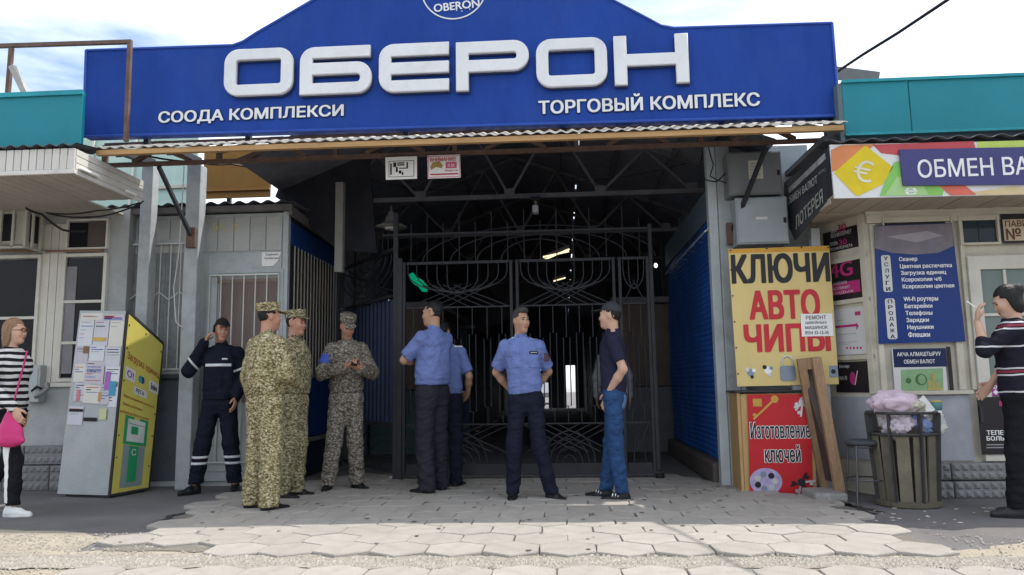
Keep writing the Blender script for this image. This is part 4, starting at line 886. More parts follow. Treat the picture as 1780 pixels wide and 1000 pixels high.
nq.txt('lettering', 'ПАВИЛЬОН', brp, ns, 1746, 383, 1828, 394, .008, .02); nq.txt('lettering', '№ 1', brp, ns, 1748, 397, 1792, 417, .008, .02)
window(rv, Rx(1530, 380), Rx(1650, 380), Rz(398, 1590), Rz(378, 1590), [], y=RW-.005, fr=.012, glass=M('dark_transom', (.04, .035, .035)), mat=cream)
# eave, soffit, dark corrugated lip, turquoise parapet
EF2 = 6.30; EX2 = PY(1447, 300, EF2).x
me = MB().bbox(.003, .157, 0, RW-EF2-.03, 0, .018, .004).mesh('soffit_board'); me.materials.append(M('soffit_beige', (.36, .31, .25), rough=.7, var=.15, rnd=.06, dirt=.3, dirtc=(.22, .18, .14)))
for i in range(32): link('soffit_board', me, None, rv, (EX2+i*.16, EF2+.02, RT+.001+random.uniform(0, .004)))
cs = MB().prism([(EX2+.0, EF2+.7, RT), (EX2, EF2+1.25, RT), (RXW, EF2+1.25, RT), (RXW, EF2+.7, RT)], (0, 0, .018)).build('soffit_corner', MATS['soffit_beige'], rv)
B('eave_back', steel_dark, rv, EX2+.02, 7, EF2+.03, EF2+.06, RT+.03, 3.0)
wavy_edge(rv, EX2-.01, 7, EF2-.05, 6.62, PY(1600, 247, EF2).z+.02, amp=.013, pitch=.17, dz=.05)
TY2 = 6.55
tzb, tzt = PY(1600, 232, TY2).z, PY(1600, 136, TY2).z; txl = PY(1466, 190, TY2).x
B('parapet_panel', tealm, rv, txl, txl+.56, TY2, TY2+.05, tzb, tzt, .006)
for i in range(3): B('parapet_panel', tealm, rv, txl+.567+i*1.5, txl+.56+(i+1)*1.5, TY2, TY2+.05, tzb, tzt, .006)
B('parapet_trim', MATS['turquoise_trim'], rv, txl, 7, TY2-.02, TY2-.002, tzt-.02, tzt+.006); B('parapet_trim', MATS['turquoise_trim'], rv, txl, 7, TY2-.015, TY2-.002, tzb, tzb+.02)
B('end_cap', M('parapet_side', (.10, .14, .16)), rv, txl-.04, txl-.002, TY2, TY2+.3, tzb-.1, tzt-.02)
B('roof', roofm, rv, EX2+.05, 7, 6.62, RW+14, tzb-.02, tzb+.03)  # drawn far back, out of view, to keep sun off the shutter step
B('sun_blocking_wall', hm, rv, 2.2, 2.3, 7.85, 21, 0, tzb-.03)  # unseen wall added to block sun behind the shutter
MB().hexa([PY(1452, 140, 7.4), PY(1452, 115, 7.4), PY(1530, 125, 7.4), PY(1528, 140, 7.4)]+[PY(*q, 8.4) for q in ((1452, 140), (1452, 115), (1530, 125), (1528, 140))]).build('roof_cap', M('roof_cap_grey', (.16, .16, .16)), rv)
# colourful exchange banner on the eave front
ob = thing('exchange_banner', 'colourful exchange banner with euro tile and purple name panel on eave', 'sign', PY(1620, 345, EF2)); oq = YP(EF2)
oq.pp([(1449, 346), (1441, 253), (1900, 244), (1900, 337)], 0, .02).build('sheet', M('banner_white', (.6, .6, .6), rough=.4, var=.06, bump=.1, bs=5), ob)
def blob(nm, pts, c, n0): oq.pp(pts, n0, n0+.0012).build(nm, M('ex_'+nm, c, rough=.4, bump=0, var=.12, vs=6), ob)
blob('orange_patch', [(1444, 300), (1443, 262), (1462, 254), (1520, 252), (1500, 270), (1452, 298)], (.55, .20, .08), .021)
blob('red_patch', [(1515, 253), (1690, 247), (1695, 265), (1640, 275), (1565, 272), (1530, 268)], (.45, .07, .08), .021)
blob('yellow_tile', [(1448, 302), (1502, 254), (1550, 292), (1532, 322), (1490, 342), (1484, 340)], (.60, .46, .015), .0225)
blob('green_tile', [(1527, 342), (1536, 318), (1552, 284), (1566, 280), (1640, 320), (1636, 341)], (.20, .45, .10), .0225)
blob('light_green_tile', [(1535, 342), (1558, 308), (1600, 320), (1612, 341)], (.33, .52, .22), .024)
blob('lime_patch', [(1696, 248), (1800, 245), (1800, 258), (1697, 260)], (.45, .55, .12), .021)
blob('coral_patch', [(1630, 325), (1672, 322), (1695, 340), (1650, 341)], (.55, .13, .09), .024); blob('sand_patch', [(1690, 335), (1760, 325), (1830, 338), (1700, 341)], (.55, .45, .25), .021)
oq.text('lettering', '€', M('euro_cream', (.6, .58, .42), bump=0), ob, *oq.bx(1482, 280, 1516, 318), n=.026, bold=.01, rot=-.25)
oq.text('lettering', '₴', white_m, ob, *oq.bx(1570, 328, 1592, 340), n=.027, bold=.01)
oq.pp([(1566, 325), (1559, 263), (1900, 256), (1900, 322)], .03, .045).build('name_panel', M('name_purple', (.05, .05, .16), rough=.4, var=.08, bump=.1, bs=5), ob)
oq.txt('lettering', 'ОБМЕН ВАЛЮТ', M('sign_letter_white', (.7, .7, .72), bump=0), ob, 1590, 276, 1873, 308, .048, .018)
# dark lottery banner on the end of the eave, facing the passage
SXP = EX2-.01; sp_ = Plane((SXP, 7.5, 0), (0, -1, 0), (0, 0, 1))
def suv(px, py): p = PX(px, py, SXP); return (7.5-p.y, p.z)
eb_ = thing('side_banner', 'dark side banner with white exchange letters on end of eave', 'sign', PX(1400, 330, SXP))
sp_.poly([suv(*p) for p in ((1366, 378), (1364, 318), (1442, 256), (1440, 350), (1383, 418))], 0, .01).build('sheet', M('banner_charcoal', (.03, .033, .042), rough=.4, var=.15, bump=.25, bs=5), eb_)
sp_.poly([suv(*p) for p in ((1372, 328), (1436, 266), (1438, 276), (1374, 336))], .011, .012).build('grey_strip', M('silver_print', (.33, .34, .35), var=.5, vs=14, bump=0), eb_)
def stext(t, mat, a, b, hpx, bold=.02, n=.014):
    u0, v0 = suv(*a); u1, v1 = suv(*b); h_ = suv(a[0], a[1]-hpx)[1]-v0
    me = textmesh(t, bold); co = np.array([q.co[:] for q in me.vertices]); lo, hi = co.min(0), co.max(0); o = org(eb_)
    for q, c in zip(me.vertices, co):
        f_ = (c[0]-lo[0])/(hi[0]-lo[0]); q.co = sp_.P(u0+(u1-u0)*f_, v0+(v1-v0)*f_+h_*(c[1]-lo[1])/(hi[1]-lo[1]), n+c[2])-o
    link('lettering', me, mat, eb_)
stext('ОБМЕН ВАЛЮТ', adw, (1372, 357), (1424, 318), 13); stext('ЛОТЕРЕЯ', M('dull_silver', (.33, .34, .30), bump=0), (1386, 400), (1434, 352), 24, .03); stext('КУРС', grl, (1426, 305), (1438, 297), 6)
sp_.panel(.0, 1.15, RT-.05, RT+.0, 0, .008).build('lower_board', MATS['soffit_beige'], eb_)

# electrical cabinets on the post
def cabinet(label, a, b, c, d, mat, Y=7.35):
    t_ = thing('electrical_cabinet', label, 'cabinet', PY((a+c)/2, d, Y)); x0, z0, x1, z1 = YP(Y).bx(a, b, c, d)
    B('box', mat, t_, x0, x1, Y+.012, Y+.25, z0, z1, .008); B('door', mat, t_, x0+.012, x1-.012, Y, Y+.011, z0+.015, z1-.015, .004); B('lock', black, t_, x1-.05, x1-.025, Y-.012, Y-.001, (z0+z1)/2-.03, (z0+z1)/2+.02, .004)
    return t_
cbm = M('cabinet_grey', (.17, .18, .185), rough=.45, var=.1); cbm2 = M('cabinet_light_grey', (.30, .33, .35), rough=.45, var=.1)
c1 = cabinet('upper dark grey electrical cabinet with paper label on right post', 1266, 263, 1360, 338, cbm); cq = YP(7.348)
cq.pan(1301, 279, 1326, 311, 0, .003).build('label_sheet', M('label_yellowed', (.5, .49, .4), bump=0), c1)
for i in range(5): cq.pan(1304, 284+i*5, 1322-(i % 2)*5, 285.5+i*5, .0035, .0045).build('print_line', grl, c1)
c2 = cabinet('lower light grey electrical cabinet above the yellow keys sign', 1280, 342, 1371, 424, cbm2); cq.pan(1314, 377, 1334, 382, .0, .004).build('name_plate', adw, c2)
for x in (c1.location.x-.1, c1.location.x+.12):
    MB().beam((x, 7.63, c2.location.z+.0), (x, 7.63, c1.location.z+.5), .05).build('mount_bar', postm, c1)

# yellow keys sign
YS = 7.28; kq = YP(YS)
ks = thing('keys_sign', 'yellow banner sign with black and red key cutting words', 'sign', PY(1360, 672, YS))
ylw = M('sign_yellow', (.62, .48, .20), rough=.4, var=.08, vs=2, bump=.15, bs=5); kq.pp([(1281, 672), (1265, 434), (1440, 428), (1457, 668)], 0, .02).build('sheet', ylw, ks)
kq.pp([(1265.3, 441), (1265, 434.5), (1439.5, 428.5), (1440, 437)], .0205, .022).build('top_band', M('sign_orange', (.58, .30, .05), bump=0), ks)
bkl = M('sign_black', (.016, .017, .02), rough=.35, bump=0); rdl = M('sign_red', (.48, .025, .035), rough=.35, bump=0)
kq.txt('lettering', 'КЛЮЧИ', bkl, ks, 1270, 441, 1441, 493, .024, .05); kq.txt('lettering', 'АВТО', rdl, ks, 1301, 504, 1424, 556, .024, .05); kq.txt('lettering', 'ЧИПЫ', rdl, ks, 1292, 563, 1442, 612, .024, .05)
kq.pan(1391, 546, 1446, 585, .026, .03).build('repair_note', white_m, ks)
for i, s in enumerate(('РЕМОНТ', 'ШВЕЙНЫХ', 'МАШИНОК', '0554 33-12-35')): kq.txt('lettering', s, black_m, ks, 1399-i*.5, 549+i*9.0, 1434+i*1.5, 556+i*9.0-(1.5 if i else 0), .032, .015)
lkb = M('lock_grey_blue', (.20, .24, .30), rough=.35, metal=.3, bump=0); lks = M('lock_silver', (.5, .5, .5), rough=.3, metal=.4, bump=0)
u, v = kq.q(1368, 644); x0, z0, x1, z1 = kq.bx(1355, 636, 1381, 662); kq.poly(rrect(x0, z0, x1, z1, (.02,)*4, 3), .021, .03).build('padlock_picture', lkb, ks); MB().tube([kq.P(a, b, .025) for a, b in [(u-.05, z1)]+arc(u, z1+.03, .05, .06, 180, 0)+[(u+.05, z1)]], .009, 6).build('shackle_picture', lks, ks)
for (px, py) in ((1304, 648), (1334, 644)):
    for k, (du, dv, r_) in enumerate(((0, 0, .035), (-.03, .03, .02), (.03, .02, .018), (.01, -.04, .016))): u, v = kq.q(px, py); kq.disc(u+du, v+dv, r_, .021+k*.001, .0225+k*.001, 12).build('picture_disc', [lkb, lks, white_m, bkl][(k+int(px)) % 4], ks)
kq.pan(1440, 636, 1455, 656, .021, .025).build('picture_tile', lkb, ks); u, v = kq.q(1447, 646); kq.disc(u, v, .022, .0255, .027, 12).build('picture_disc', bkl, ks)
for (px, py) in [(1267, 436), (1330, 433), (1390, 431), (1436, 431)]+[(1268+i*3.0, 470+i*45) for i in range(5)]: u, v = kq.q(px, py); kq.disc(u+.01, v, .008, .0225, .026, 8).build('eyelet', black, ks)
B('backing_post', postm, ks, kq.q(1380, 550)[0]-.05, kq.q(1380, 550)[0]+.05, YS+.002, YS+.06, .0, kq.q(1380, 445)[1]); B('backing_post', postm, ks, kq.q(1440, 600)[0]-.09, kq.q(1440, 600)[0]-.01, YS+.002, YS+.08, .0, 2.45)
# red key-cutting box
rb = thing('red_key_box', 'red poster of key cutting on a wooden cabinet beside the post', 'sign box', PZ(1355, 860)); RY_ = 7.22; rq = YP(RY_)
b0 = rq.q(1305, 858); b1 = rq.q(1411, 686); ply = M('plywood_tan', (.42, .27, .12), rough=.7, var=.2, vs=4, stretch=(6, 6, .8))
zt_ = rq.q(1350, 684)[1]
B('cabinet', ply, rb, b0[0]-.05, b1[0], RY_+.01, RY_+.36, .02, zt_, .008); B('side_panel', ply, rb, b0[0]-.08, b0[0]-.052, RY_+.0, RY_+.36, .015, zt_+.01, .004); B('lid', steel_dark, rb, b0[0]-.1, b1[0]+.02, RY_-.02, RY_+.38, zt_+.012, zt_+.03, .004)
srd = M('poster_red', (.46, .018, .025), rough=.35, var=.08, bump=.15, bs=6); rq.pp([(1304, 856), (1299, 686), (1408, 685), (1413, 861)], 0, .006).build('sheet', srd, rb)
sw = M('outline_white', (.68, .68, .68), bump=0)
for (s, a, b, c, d) in (('Изготовление', 1304, 734, 1408, 762), ('ключей', 1329, 774, 1391, 804)):
    rq.txt('lettering', s, sw, rb, a-1.2, b-1.2, c+1.2, d+1.2, .0075, .07); rq.txt('lettering', s, bkl, rb, a, b, c, d, .0095, .025)
kyg = M('key_gold', (.50, .30, .06), rough=.35, bump=0)
def keypic(px, py, L_, ang, mat, n=.008):
    u, v = rq.q(px, py); ca, sa = cos(ang), sin(ang); R_ = lambda a, b: (u+a*ca-b*sa, v+a*sa+b*ca)
    rq.poly([R_(.035*cos(2*pi*k/14), .035*sin(2*pi*k/14)) for k in range(14)], n, n+.0012).build('key_bow', mat, rb); rq.poly([R_(*p) for p in ((.03, -.009), (L_, -.009), (L_, .009), (.03, .009))], n+.0014, n+.0024).build('key_shaft', mat, rb)
    rq.poly([R_(*p) for p in ((L_-.05, -.035), (L_-.02, -.035), (L_-.02, -.009), (L_-.05, -.009))], n+.0026, n+.0036).build('key_bit', mat, rb)
keypic(1346, 694, .27, radians(222), kyg); keypic(1396, 696, .12, radians(230), lks); keypic(1394, 700, .13, radians(260), lks, .012); keypic(1398, 700, .11, radians(205), lks, .016)
u, v = rq.q(1316, 700); rq.panel(u-.04, u+.04, v-.035, v+.035, .007, .009).build('gold_tag', kyg, rb)
u, v = rq.q(1331, 837); rq.disc(u, v, .145, .007, .009, 28, ry=.12).build('key_ring_picture', M('lilac_disc', (.36, .30, .48), bump=0, var=.3, vs=18), rb)
for k in range(7): a = 2*pi*k/7; rq.disc(u+.08*cos(a), v+.065*sin(a), .028, .0095, .011, 10).build('picture_disc', [lks, bkl, lkb][k % 3], rb)
for k in range(5): keypic(1392, 838, .10+.02*(k % 2), radians(200+k*55), lks if k % 2 else bkl, .008+k*.004)
# leaning wooden board, flat stone
wb_ = thing('leaning_board', 'weathered wooden sandwich board leaning against the red key box', 'board', PZ(1430, 866))
wdk = M('weathered_wood', (.27, .17, .10), rough=.8, var=.3, vs=5, stretch=(8, 8, 1), rnd=.12)
P0, P1 = PZ(1462, 868), PY(1418, 622, 7.12)
P2, P3 = PZ(1440, 858), PY(1392, 626, 7.14)
MB().beam(P0+Vector((0, 0, .01)), P1, .045, .085, (1, 0, 0)).build('plank', wdk, wb_); MB().beam(P2+Vector((-.02, .03, .01)), P3, .045, .07, (1, 0, 0)).build('plank', wdk, wb_)
MB().beam(P1+Vector((.03, 0, -.04)), P3+Vector((-.03, .02, -.04)), .05, .10).build('cross_plank', wdk, wb_)
q3 = P3.lerp(P2, .08)+Vector((0, .04, 0)); q1 = P1.lerp(P0, .08)+Vector((0, .04, 0)); q0 = P1.lerp(P0, .9)+Vector((0, .04, 0)); q2 = P3.lerp(P2, .9)+Vector((0, .04, 0))
MB().prism([q3, q1, q0, q2], (0, .012, 0)).build('panel', M('dark_board', (.07, .05, .045), var=.4, vs=6), wb_)
for (f0, f1, g0, g1, mt) in ((.1, .2, .15, .8, adw), (.22, .33, .15, .7, M('board_sticker', (.35, .33, .28))), (.45, .52, .2, .8, redp), (.6, .66, .2, .7, adw)):
    def bil(f_, g_): return q3.lerp(q2, f_).lerp(q1.lerp(q0, f_), g_)+Vector((0, -.006, 0))
    MB().prism([bil(f0, g0), bil(f0, g1), bil(f1, g1), bil(f1, g0)], (0, .004, 0)).build('sticker', mt, wb_)
MB().bbox(PZ(1405, 868).x, PZ(1462, 868).x, PZ(1430, 874).y, PZ(1430, 862).y, .0, .075, .02).build('stone_slab', M('slab_grey', (.27, .26, .25), var=.25, vs=9, bump=.6), None, 'flat grey concrete slab lying at foot of the leaning board', 'slab')
# stool
sx = PY(1500, 765, 6.62); stl = thing('round_stool', 'low round stool with dark seat and thin wire legs', 'stool', (sx.x, 6.62, 0)); zs_ = sx.z
MB().lathe((sx.x, 6.62, zs_-.04), [(.13, 0), (.145, .012), (.145, .03), (.13, .042), (.0005, .045)], 28).build('seat', M('stool_seat', (.055, .06, .07), rough=.6), stl, smooth=True)
rod = M('stool_rod', (.10, .10, .11), rough=.4, metal=.5)
for k in range(4):
    a = pi/4+k*pi/2; MB().tube([(sx.x+.13*cos(a), 6.62+.13*sin(a), zs_-.04), (sx.x+.15*cos(a), 6.62+.15*sin(a), .24), (sx.x+.18*cos(a), 6.62+.18*sin(a), .0)], .009, 6).build('leg', rod, stl)
MB().tube([(sx.x+.155*cos(2*pi*k/20), 6.62+.155*sin(2*pi*k/20), .2) for k in range(21)], .007, 6).build('ring', rod, stl)
MB().tube([(sx.x+.12*cos(2*pi*k/20), 6.62+.12*sin(2*pi*k/20), zs_-.055) for k in range(21)], .007, 6).build('ring', rod, stl)
# litter bin of slats
BC = PY(1578, 868, 6.55); BC = Vector((BC.x, 6.55, 0)); bn = thing('litter_bin', 'round open slatted litter bin overfilled with rubbish', 'litter bin', BC)
bnm = M('bin_slat', (.13, .115, .085), rough=.6, var=.3, vs=6, rnd=.2); bnf = M('bin_iron', (.045, .045, .045), rough=.5, var=.3)
BH = PY(1578, 719, 6.3).z
def rad(z): return .215+.045*(z/BH)
MB().lathe(BC, [(.24, .0), (.25, .01), (.25, .04), (.21, .05)], 28).build('base', bnm, bn, smooth=False)
for k in range(12):
    a = 2*pi*k/12+.1; ca, sa = cos(a), sin(a); tw = .047
    pts = []
    for z in (.05, BH*.55, BH-.16):
        for s_ in (-1, 1):
            for d_ in (0, .012): r_ = rad(z)-.02+d_; pts.append((BC.x+r_*ca-s_*tw*sa, BC.y+r_*sa+s_*tw*ca, z))
    MB().add(pts, [(1, 3, 7, 5), (5, 7, 11, 9), (0, 4, 6, 2), (4, 8, 10, 6), (0, 1, 5, 4), (4, 5, 9, 8), (2, 6, 7, 3), (6, 10, 11, 7), (0, 2, 3, 1), (8, 9, 11, 10)]).build('slat', bnm, bn)
for k in range(7):
    a = 2*pi*k/7+.35; MB().beam((BC.x+(rad(0)+.0)*cos(a), BC.y+(rad(0)+.0)*sin(a), .04), (BC.x+rad(BH)*cos(a), BC.y+rad(BH)*sin(a), BH), .012, .055, (cos(a), sin(a), 0)).build('upright', bnf, bn)
for z in (BH, BH-.17): MB().tube([(BC.x+rad(z)*1.01*cos(2*pi*k/28), BC.y+rad(z)*1.01*sin(2*pi*k/28), z) for k in range(29)], .013, 6).build('hoop', bnf, bn)
MB().lathe(BC, [(.16, .05), (.18, BH*.5), (.19, BH-.12)], 20).build('liner', M('bin_liner_dark', (.06, .055, .05), var=.4), bn)
def crumple(name, label, cat, c, r, mat, seed, sx=1, sy=1, sz=1, amp=.75, sub=3):
    bm = bmesh.new(); bmesh.ops.create_icosphere(bm, subdivisions=sub+1, radius=1); rn = random.Random(seed); ks_ = [(Vector((rn.gauss(0, 1), rn.gauss(0, 1), rn.gauss(0, 1)))*(2.0 if _ < 4 else 5.5), rn.random()*6) for _ in range(9)]
    for v in bm.verts:
        n_ = v.co.normalized(); d_ = sum(abs(sin(n_.dot(k)+p)) for k, p in ks_)/9; f_ = 1+amp*(d_-.6)*2; v.co = Vector((n_.x*sx, n_.y*sy, n_.z*sz))*r*f_
    me = bpy.data.meshes.new(name); bm.to_mesh(me); bm.free(); me.polygons.foreach_set('use_smooth', [True]*len(me.polygons)); return tag(link(name, me, mat, None, c), label, cat)
pkb = M('pink_bag', (.58, .46, .54), rough=.35, var=.15, vs=10); 
T = lambda px, py, Y=6.45: PY(px, py, Y)
crumple('plastic_bag', 'crumpled pink plastic bag on top of the litter bin', 'bag', T(1552, 701), .15, pkb, 1, 1.1, .8, .62)
crumple('crumpled_bag', 'pale lilac bag pressed inside the litter bin behind bars', 'bag', T(1562, 742), .12, M('lilac_bag', (.5, .44, .50), rough=.4, var=.2), 2, 1, .9, .8)
crumple('blue_wrapper', 'blue and white wrapper inside the litter bin', 'wrapper', T(1597, 742), .085, M('blue_wrap', (.22, .30, .55), rough=.4, var=.5, vs=18), 3)
crumple('newspaper_ball', 'yellowish crumpled printed paper beside the pink bag', 'paper', T(1585, 706, 6.4), .085, M('print_paper', (.48, .45, .36), rough=.6, var=.4, vs=22), 4, 1.1, .8, .7, .5)
crumple('crumpled_paper', 'white crumpled paper at back of the litter bin', 'paper', T(1618, 738, 6.55), .10, M('white_paper_rub', (.6, .6, .58), var=.1), 5)
pp2 = [T(1587, 708, 6.36), T(1606, 688, 6.4), T(1626, 712, 6.42), T(1608, 724, 6.36)]
MB().prism(pp2, (0, .012, .004)).build('paper_sheet', white_m, None, 'flat white paper sheet sticking up from the litter bin', 'paper')
c_ = T(1629, 716, 6.45); cup = thing('paper_cup', 'paper cup with teal band standing in litter bin rubbish', 'cup', c_)
MB().lathe(c_, [(.03, -.05), (.036, .01)], 18).build('cup_wall', white_m, cup, smooth=True); MB().lathe(c_, [(.0365, .012), (.042, .06), (.043, .075)], 18).build('cup_band', M('cup_teal', (.12, .28, .28), bump=0), cup, smooth=True)
MB().lathe(c_+Vector((0, 0, .0)), [(.044, .077), (.04, .09)], 18).build('cup_lid', M('cup_lid_yellow', (.55, .42, .12), bump=0), cup, smooth=True)
# power line from the banner corner to the upper right
MB().tube([PY(1455, 125, 6.9), PY(1500, 95, 6.6), PY(1560, 58, 6.2), PY(1650, -2, 5.6), PY(1760, -80, 5.0)], .014, 6).build('power_cable', black, None, 'thick black cable rising from banner corner to upper right', 'cable', smooth=True)

# =================================================================== PAYMENT TERMINAL at the left
tm_ = thing('payment_terminal', 'leaning grey payment terminal with yellow front and pasted notices', 'terminal', PZ(190, 863))
Bb = PZ(190, 867); al_ = radians(12)
Ab = Bb+Vector((-cos(al_), sin(al_), 0))*.62; Cb = Bb+Vector((sin(al_), cos(al_), 0))*.5; Db = Ab+Cb-Bb
lean = Vector((.03, .06, 0))
Bt = PY(222, 541, Bb.y+lean.y); At = PY(139, 540, Ab.y+lean.y); Ct = PY(283, 597, Cb.y+lean.y)
Dt = At+(Ct-Bt); zb_ = Vector((0, 0, .03))
tgm = M('terminal_galvanised', (.37, .39, .40), rough=.45, metal=.25, var=.14, vs=3, dirt=.3, dirtc=(.2, .2, .2))
MB().hexa([Ab+zb_, Bb+zb_, Cb+zb_, Db+zb_, At, Bt, Ct, Dt]).build('cabinet', tgm, tm_)
MB().hexa([Ab.lerp(Db, .05)+Vector((.05, .02, 0)), Bb+Vector((-.03, .04, 0)), Cb+Vector((-.03, -.02, 0)), Db+Vector((.03, 0, 0)), Ab.lerp(Db, .05)+Vector((.05, .02, .029)), Bb+Vector((-.03, .04, .029)), Cb+Vector((-.03, -.02, .029)), Db+Vector((.03, 0, .029))]).build('plinth', steel_dark, tm_)
for a, b in ((Bb+zb_, Bt), (Cb+zb_, Ct), (Bt, Ct), (Bb+zb_, Cb+zb_)): MB().beam(a, b, .022).build('edge_strip', M('terminal_edge', (.035, .032, .03)), tm_)
class Quad:
    def __init__(s, bl, br, tr, tl):
        s.c = [Vector(q) for q in (bl, br, tr, tl)]; s.n = (s.c[1]-s.c[0]).cross(s.c[3]-s.c[0]).normalized()
    def P(s, u, v, n=0): return s.c[0].lerp(s.c[1], u).lerp(s.c[3].lerp(s.c[2], u), v)+s.n*n
    def rect(s, u0, v0, u1, v1, n0, n1, tilt=0):
        pts = [(u0, v0), (u1, v0+tilt), (u1, v1+tilt), (u0, v1)]; return MB().hexa([s.P(*p, n0) for p in pts]+[s.P(*p, n1) for p in pts])
    def text(s, t, mat, par, u0, v0, u1, v1, n=.008, bold=.02):
        me = textmesh(t, bold); co = np.array([q.co[:] for q in me.vertices]); lo, hi = co.min(0), co.max(0); o = org(par)
        for q, c in zip(me.vertices, co): q.co = s.P(u0+(u1-u0)*(c[0]-lo[0])/(hi[0]-lo[0]), v0+(v1-v0)*(c[1]-lo[1])/(hi[1]-lo[1]), n+c[2])-o
        link('lettering', me, mat, par)
qs = Quad(Ab+zb_, Bb+zb_, Bt, At); qf = Quad(Bb+zb_, Cb+zb_, Ct, Bt)
tyl = M('terminal_yellow', (.50, .44, .10), rough=.4, var=.1, vs=3, bump=.2, bs=8); qf.rect(.02, .005, .985, .985, .003, .010).build('front_sheet', tyl, tm_)
brn_ = M('print_red_brown', (.30, .06, .02), bump=0); tgr = M('terminal_green', (.02, .26, .10), bump=0, var=.1); tlg = M('terminal_light', (.50, .53, .50), bump=0); tgb = M('terminal_grey_blue', (.19, .24, .24), bump=0, var=.15)
qf.text('Загрузка единиц', brn_, tm_, .08, .735, .95, .79, .013, .02)
for (u, c1_, t_, mt) in ((.20, adw, 'О!', M('print_violet', (.20, .05, .25), bump=0)), (.85, adw, 'Beeline', black_m)):
    qf.rect(u-.13, .635, u+.13, .705, .0105, .0125).build('logo_tile', c1_, tm_); qf.text(t_, mt, tm_, u-.09, .65, u+.09, .69, .014, .03)
for du, mt in ((-.03, M('print_teal', (.03, .25, .25), bump=0)), (.03, M('print_deep_blue', (.02, .05, .22), bump=0))):
    MB().prism([qf.P(.5+du+.055*cos(2*pi*k/14), .675+.022*sin(2*pi*k/14), .0105) for k in range(14)], qf.n*.002).build('logo_disc', mt, tm_)
qf.rect(.33, .575, .68, .62, .0105, .0125).build('logo_tile', adw, tm_); qf.text('РЕГА', black_m, tm_, .38, .585, .60, .612, .014, .03)
for i, (s, u1) in enumerate((('Оплата за коммунальные услуги', .90), ('Оплата за Интернет', .60), ('Оплата за Патент и прочее', .80))): qf.text(s, brn_, tm_, .08, .53-i*.045, u1, .552-i*.045, .013, .02)
qf.rect(.18, .275, .80, .44, .0105, .012).build('screen_surround', tgr, tm_); qf.rect(.26, .295, .72, .425, .0125, .014).build('screen_face', tlg, tm_); qf.rect(.36, .34, .54, .385, .0145, .016).build('screen', tgr, tm_); qf.rect(.28, .395, .70, .40, .0145, .016).build('slot_line', tgb, tm_)
qf.rect(.20, .03, .78, .272, .0105, .012).build('pedestal_print', tgb, tm_); qf.rect(.36, .06, .60, .27, .0125, .014).build('pedestal_stripe', tgr, tm_); qf.text('С', adw, tm_, .42, .215, .54, .255, .016, .02)
for (u, v) in ((.05, .93), (.05, .80), (.05, .62), (.05, .45), (.06, .32), (.06, .2), (.5, .96), (.95, .93), (.95, .75), (.95, .5), (.94, .35), (.93, .15)):
    MB().prism([qf.P(u+.014*cos(2*pi*k/8), v+.005*sin(2*pi*k/8), .0105) for k in range(8)], qf.n*.005).build('rivet', black, tm_)
rr = random.Random(21); pcs = [M('paper_a', (.60, .61, .64), var=.06, bump=.1), M('paper_b', (.52, .53, .58), var=.08), M('paper_c', (.62, .60, .55), var=.08), M('paper_d', (.48, .46, .50), var=.1)]
pap = [(.04, .80, .34, .95), (.36, .80, .66, .95), (.68, .80, .97, .95), (.03, .70, .30, .80), (.31, .72, .62, .81), (.64, .69, .95, .80), (.05, .60, .28, .70), (.27, .59, .66, .72), (.68, .60, .97, .69), (.10, .50, .33, .60), (.30, .49, .63, .59), (.64, .48, .82, .59), (.80, .47, .97, .58), (.03, .37, .33, .47), (.05, .945, .5, .985), (.5, .945, .97, .985)]
for i, (u0, v0, u1, v1) in enumerate(pap):
    n_ = .004+(i % 4)*.0016; po_ = qs.rect(u0, v0, u1, v1, n_, n_+.0012, rr.uniform(-.006, .006)).build('pasted_paper', pcs[i % 4], tm_)
    for k in range(rr.randint(2, 6)):
        vv = v1-.012-(v1-v0-.02)*k/6; uu1 = u0+(u1-u0)*rr.uniform(.4, .92); qs.rect(u0+(u1-u0)*.1, vv-.006, uu1, vv-rr.uniform(.001, .003), n_+.0014, n_+.002).build('print_line', rr.choice([grl, grl, black_m, redp, M('print_blue', (.08, .12, .35), bump=0)]), po_)
for (u0, v0, u1, v1, c) in ((.70, .56, .80, .66, M('print_lilac', (.32, .12, .40), bump=0)), (.80, .53, .93, .61, M('print_cyan', (.06, .26, .40), bump=0)), (.16, .50, .23, .56, M('print_rose', (.5, .2, .22), bump=0)), (.36, .83, .63, .85, M('print_amber', (.5, .34, .08), bump=0)), (.19, .76, .30, .80, M('print_brown', (.2, .12, .07), bump=0)), (.60, .50, .66, .55, M('print_ochre', (.45, .25, .1), bump=0)), (.66, .40, .80, .46, M('paper_lime', (.5, .52, .3), bump=0)), (.36, .39, .62, .41, black_m), (.05, .44, .33, .455, black_m)):
    qs.rect(u0, v0, u1, v1, .0115, .0125).build('pasted_scrap', c, tm_)
qs.text('КОМПЬЮТЕР', M('print_blue', (.08, .12, .35), bump=0), tm_, .32, .655, .60, .675, .0115, .02)
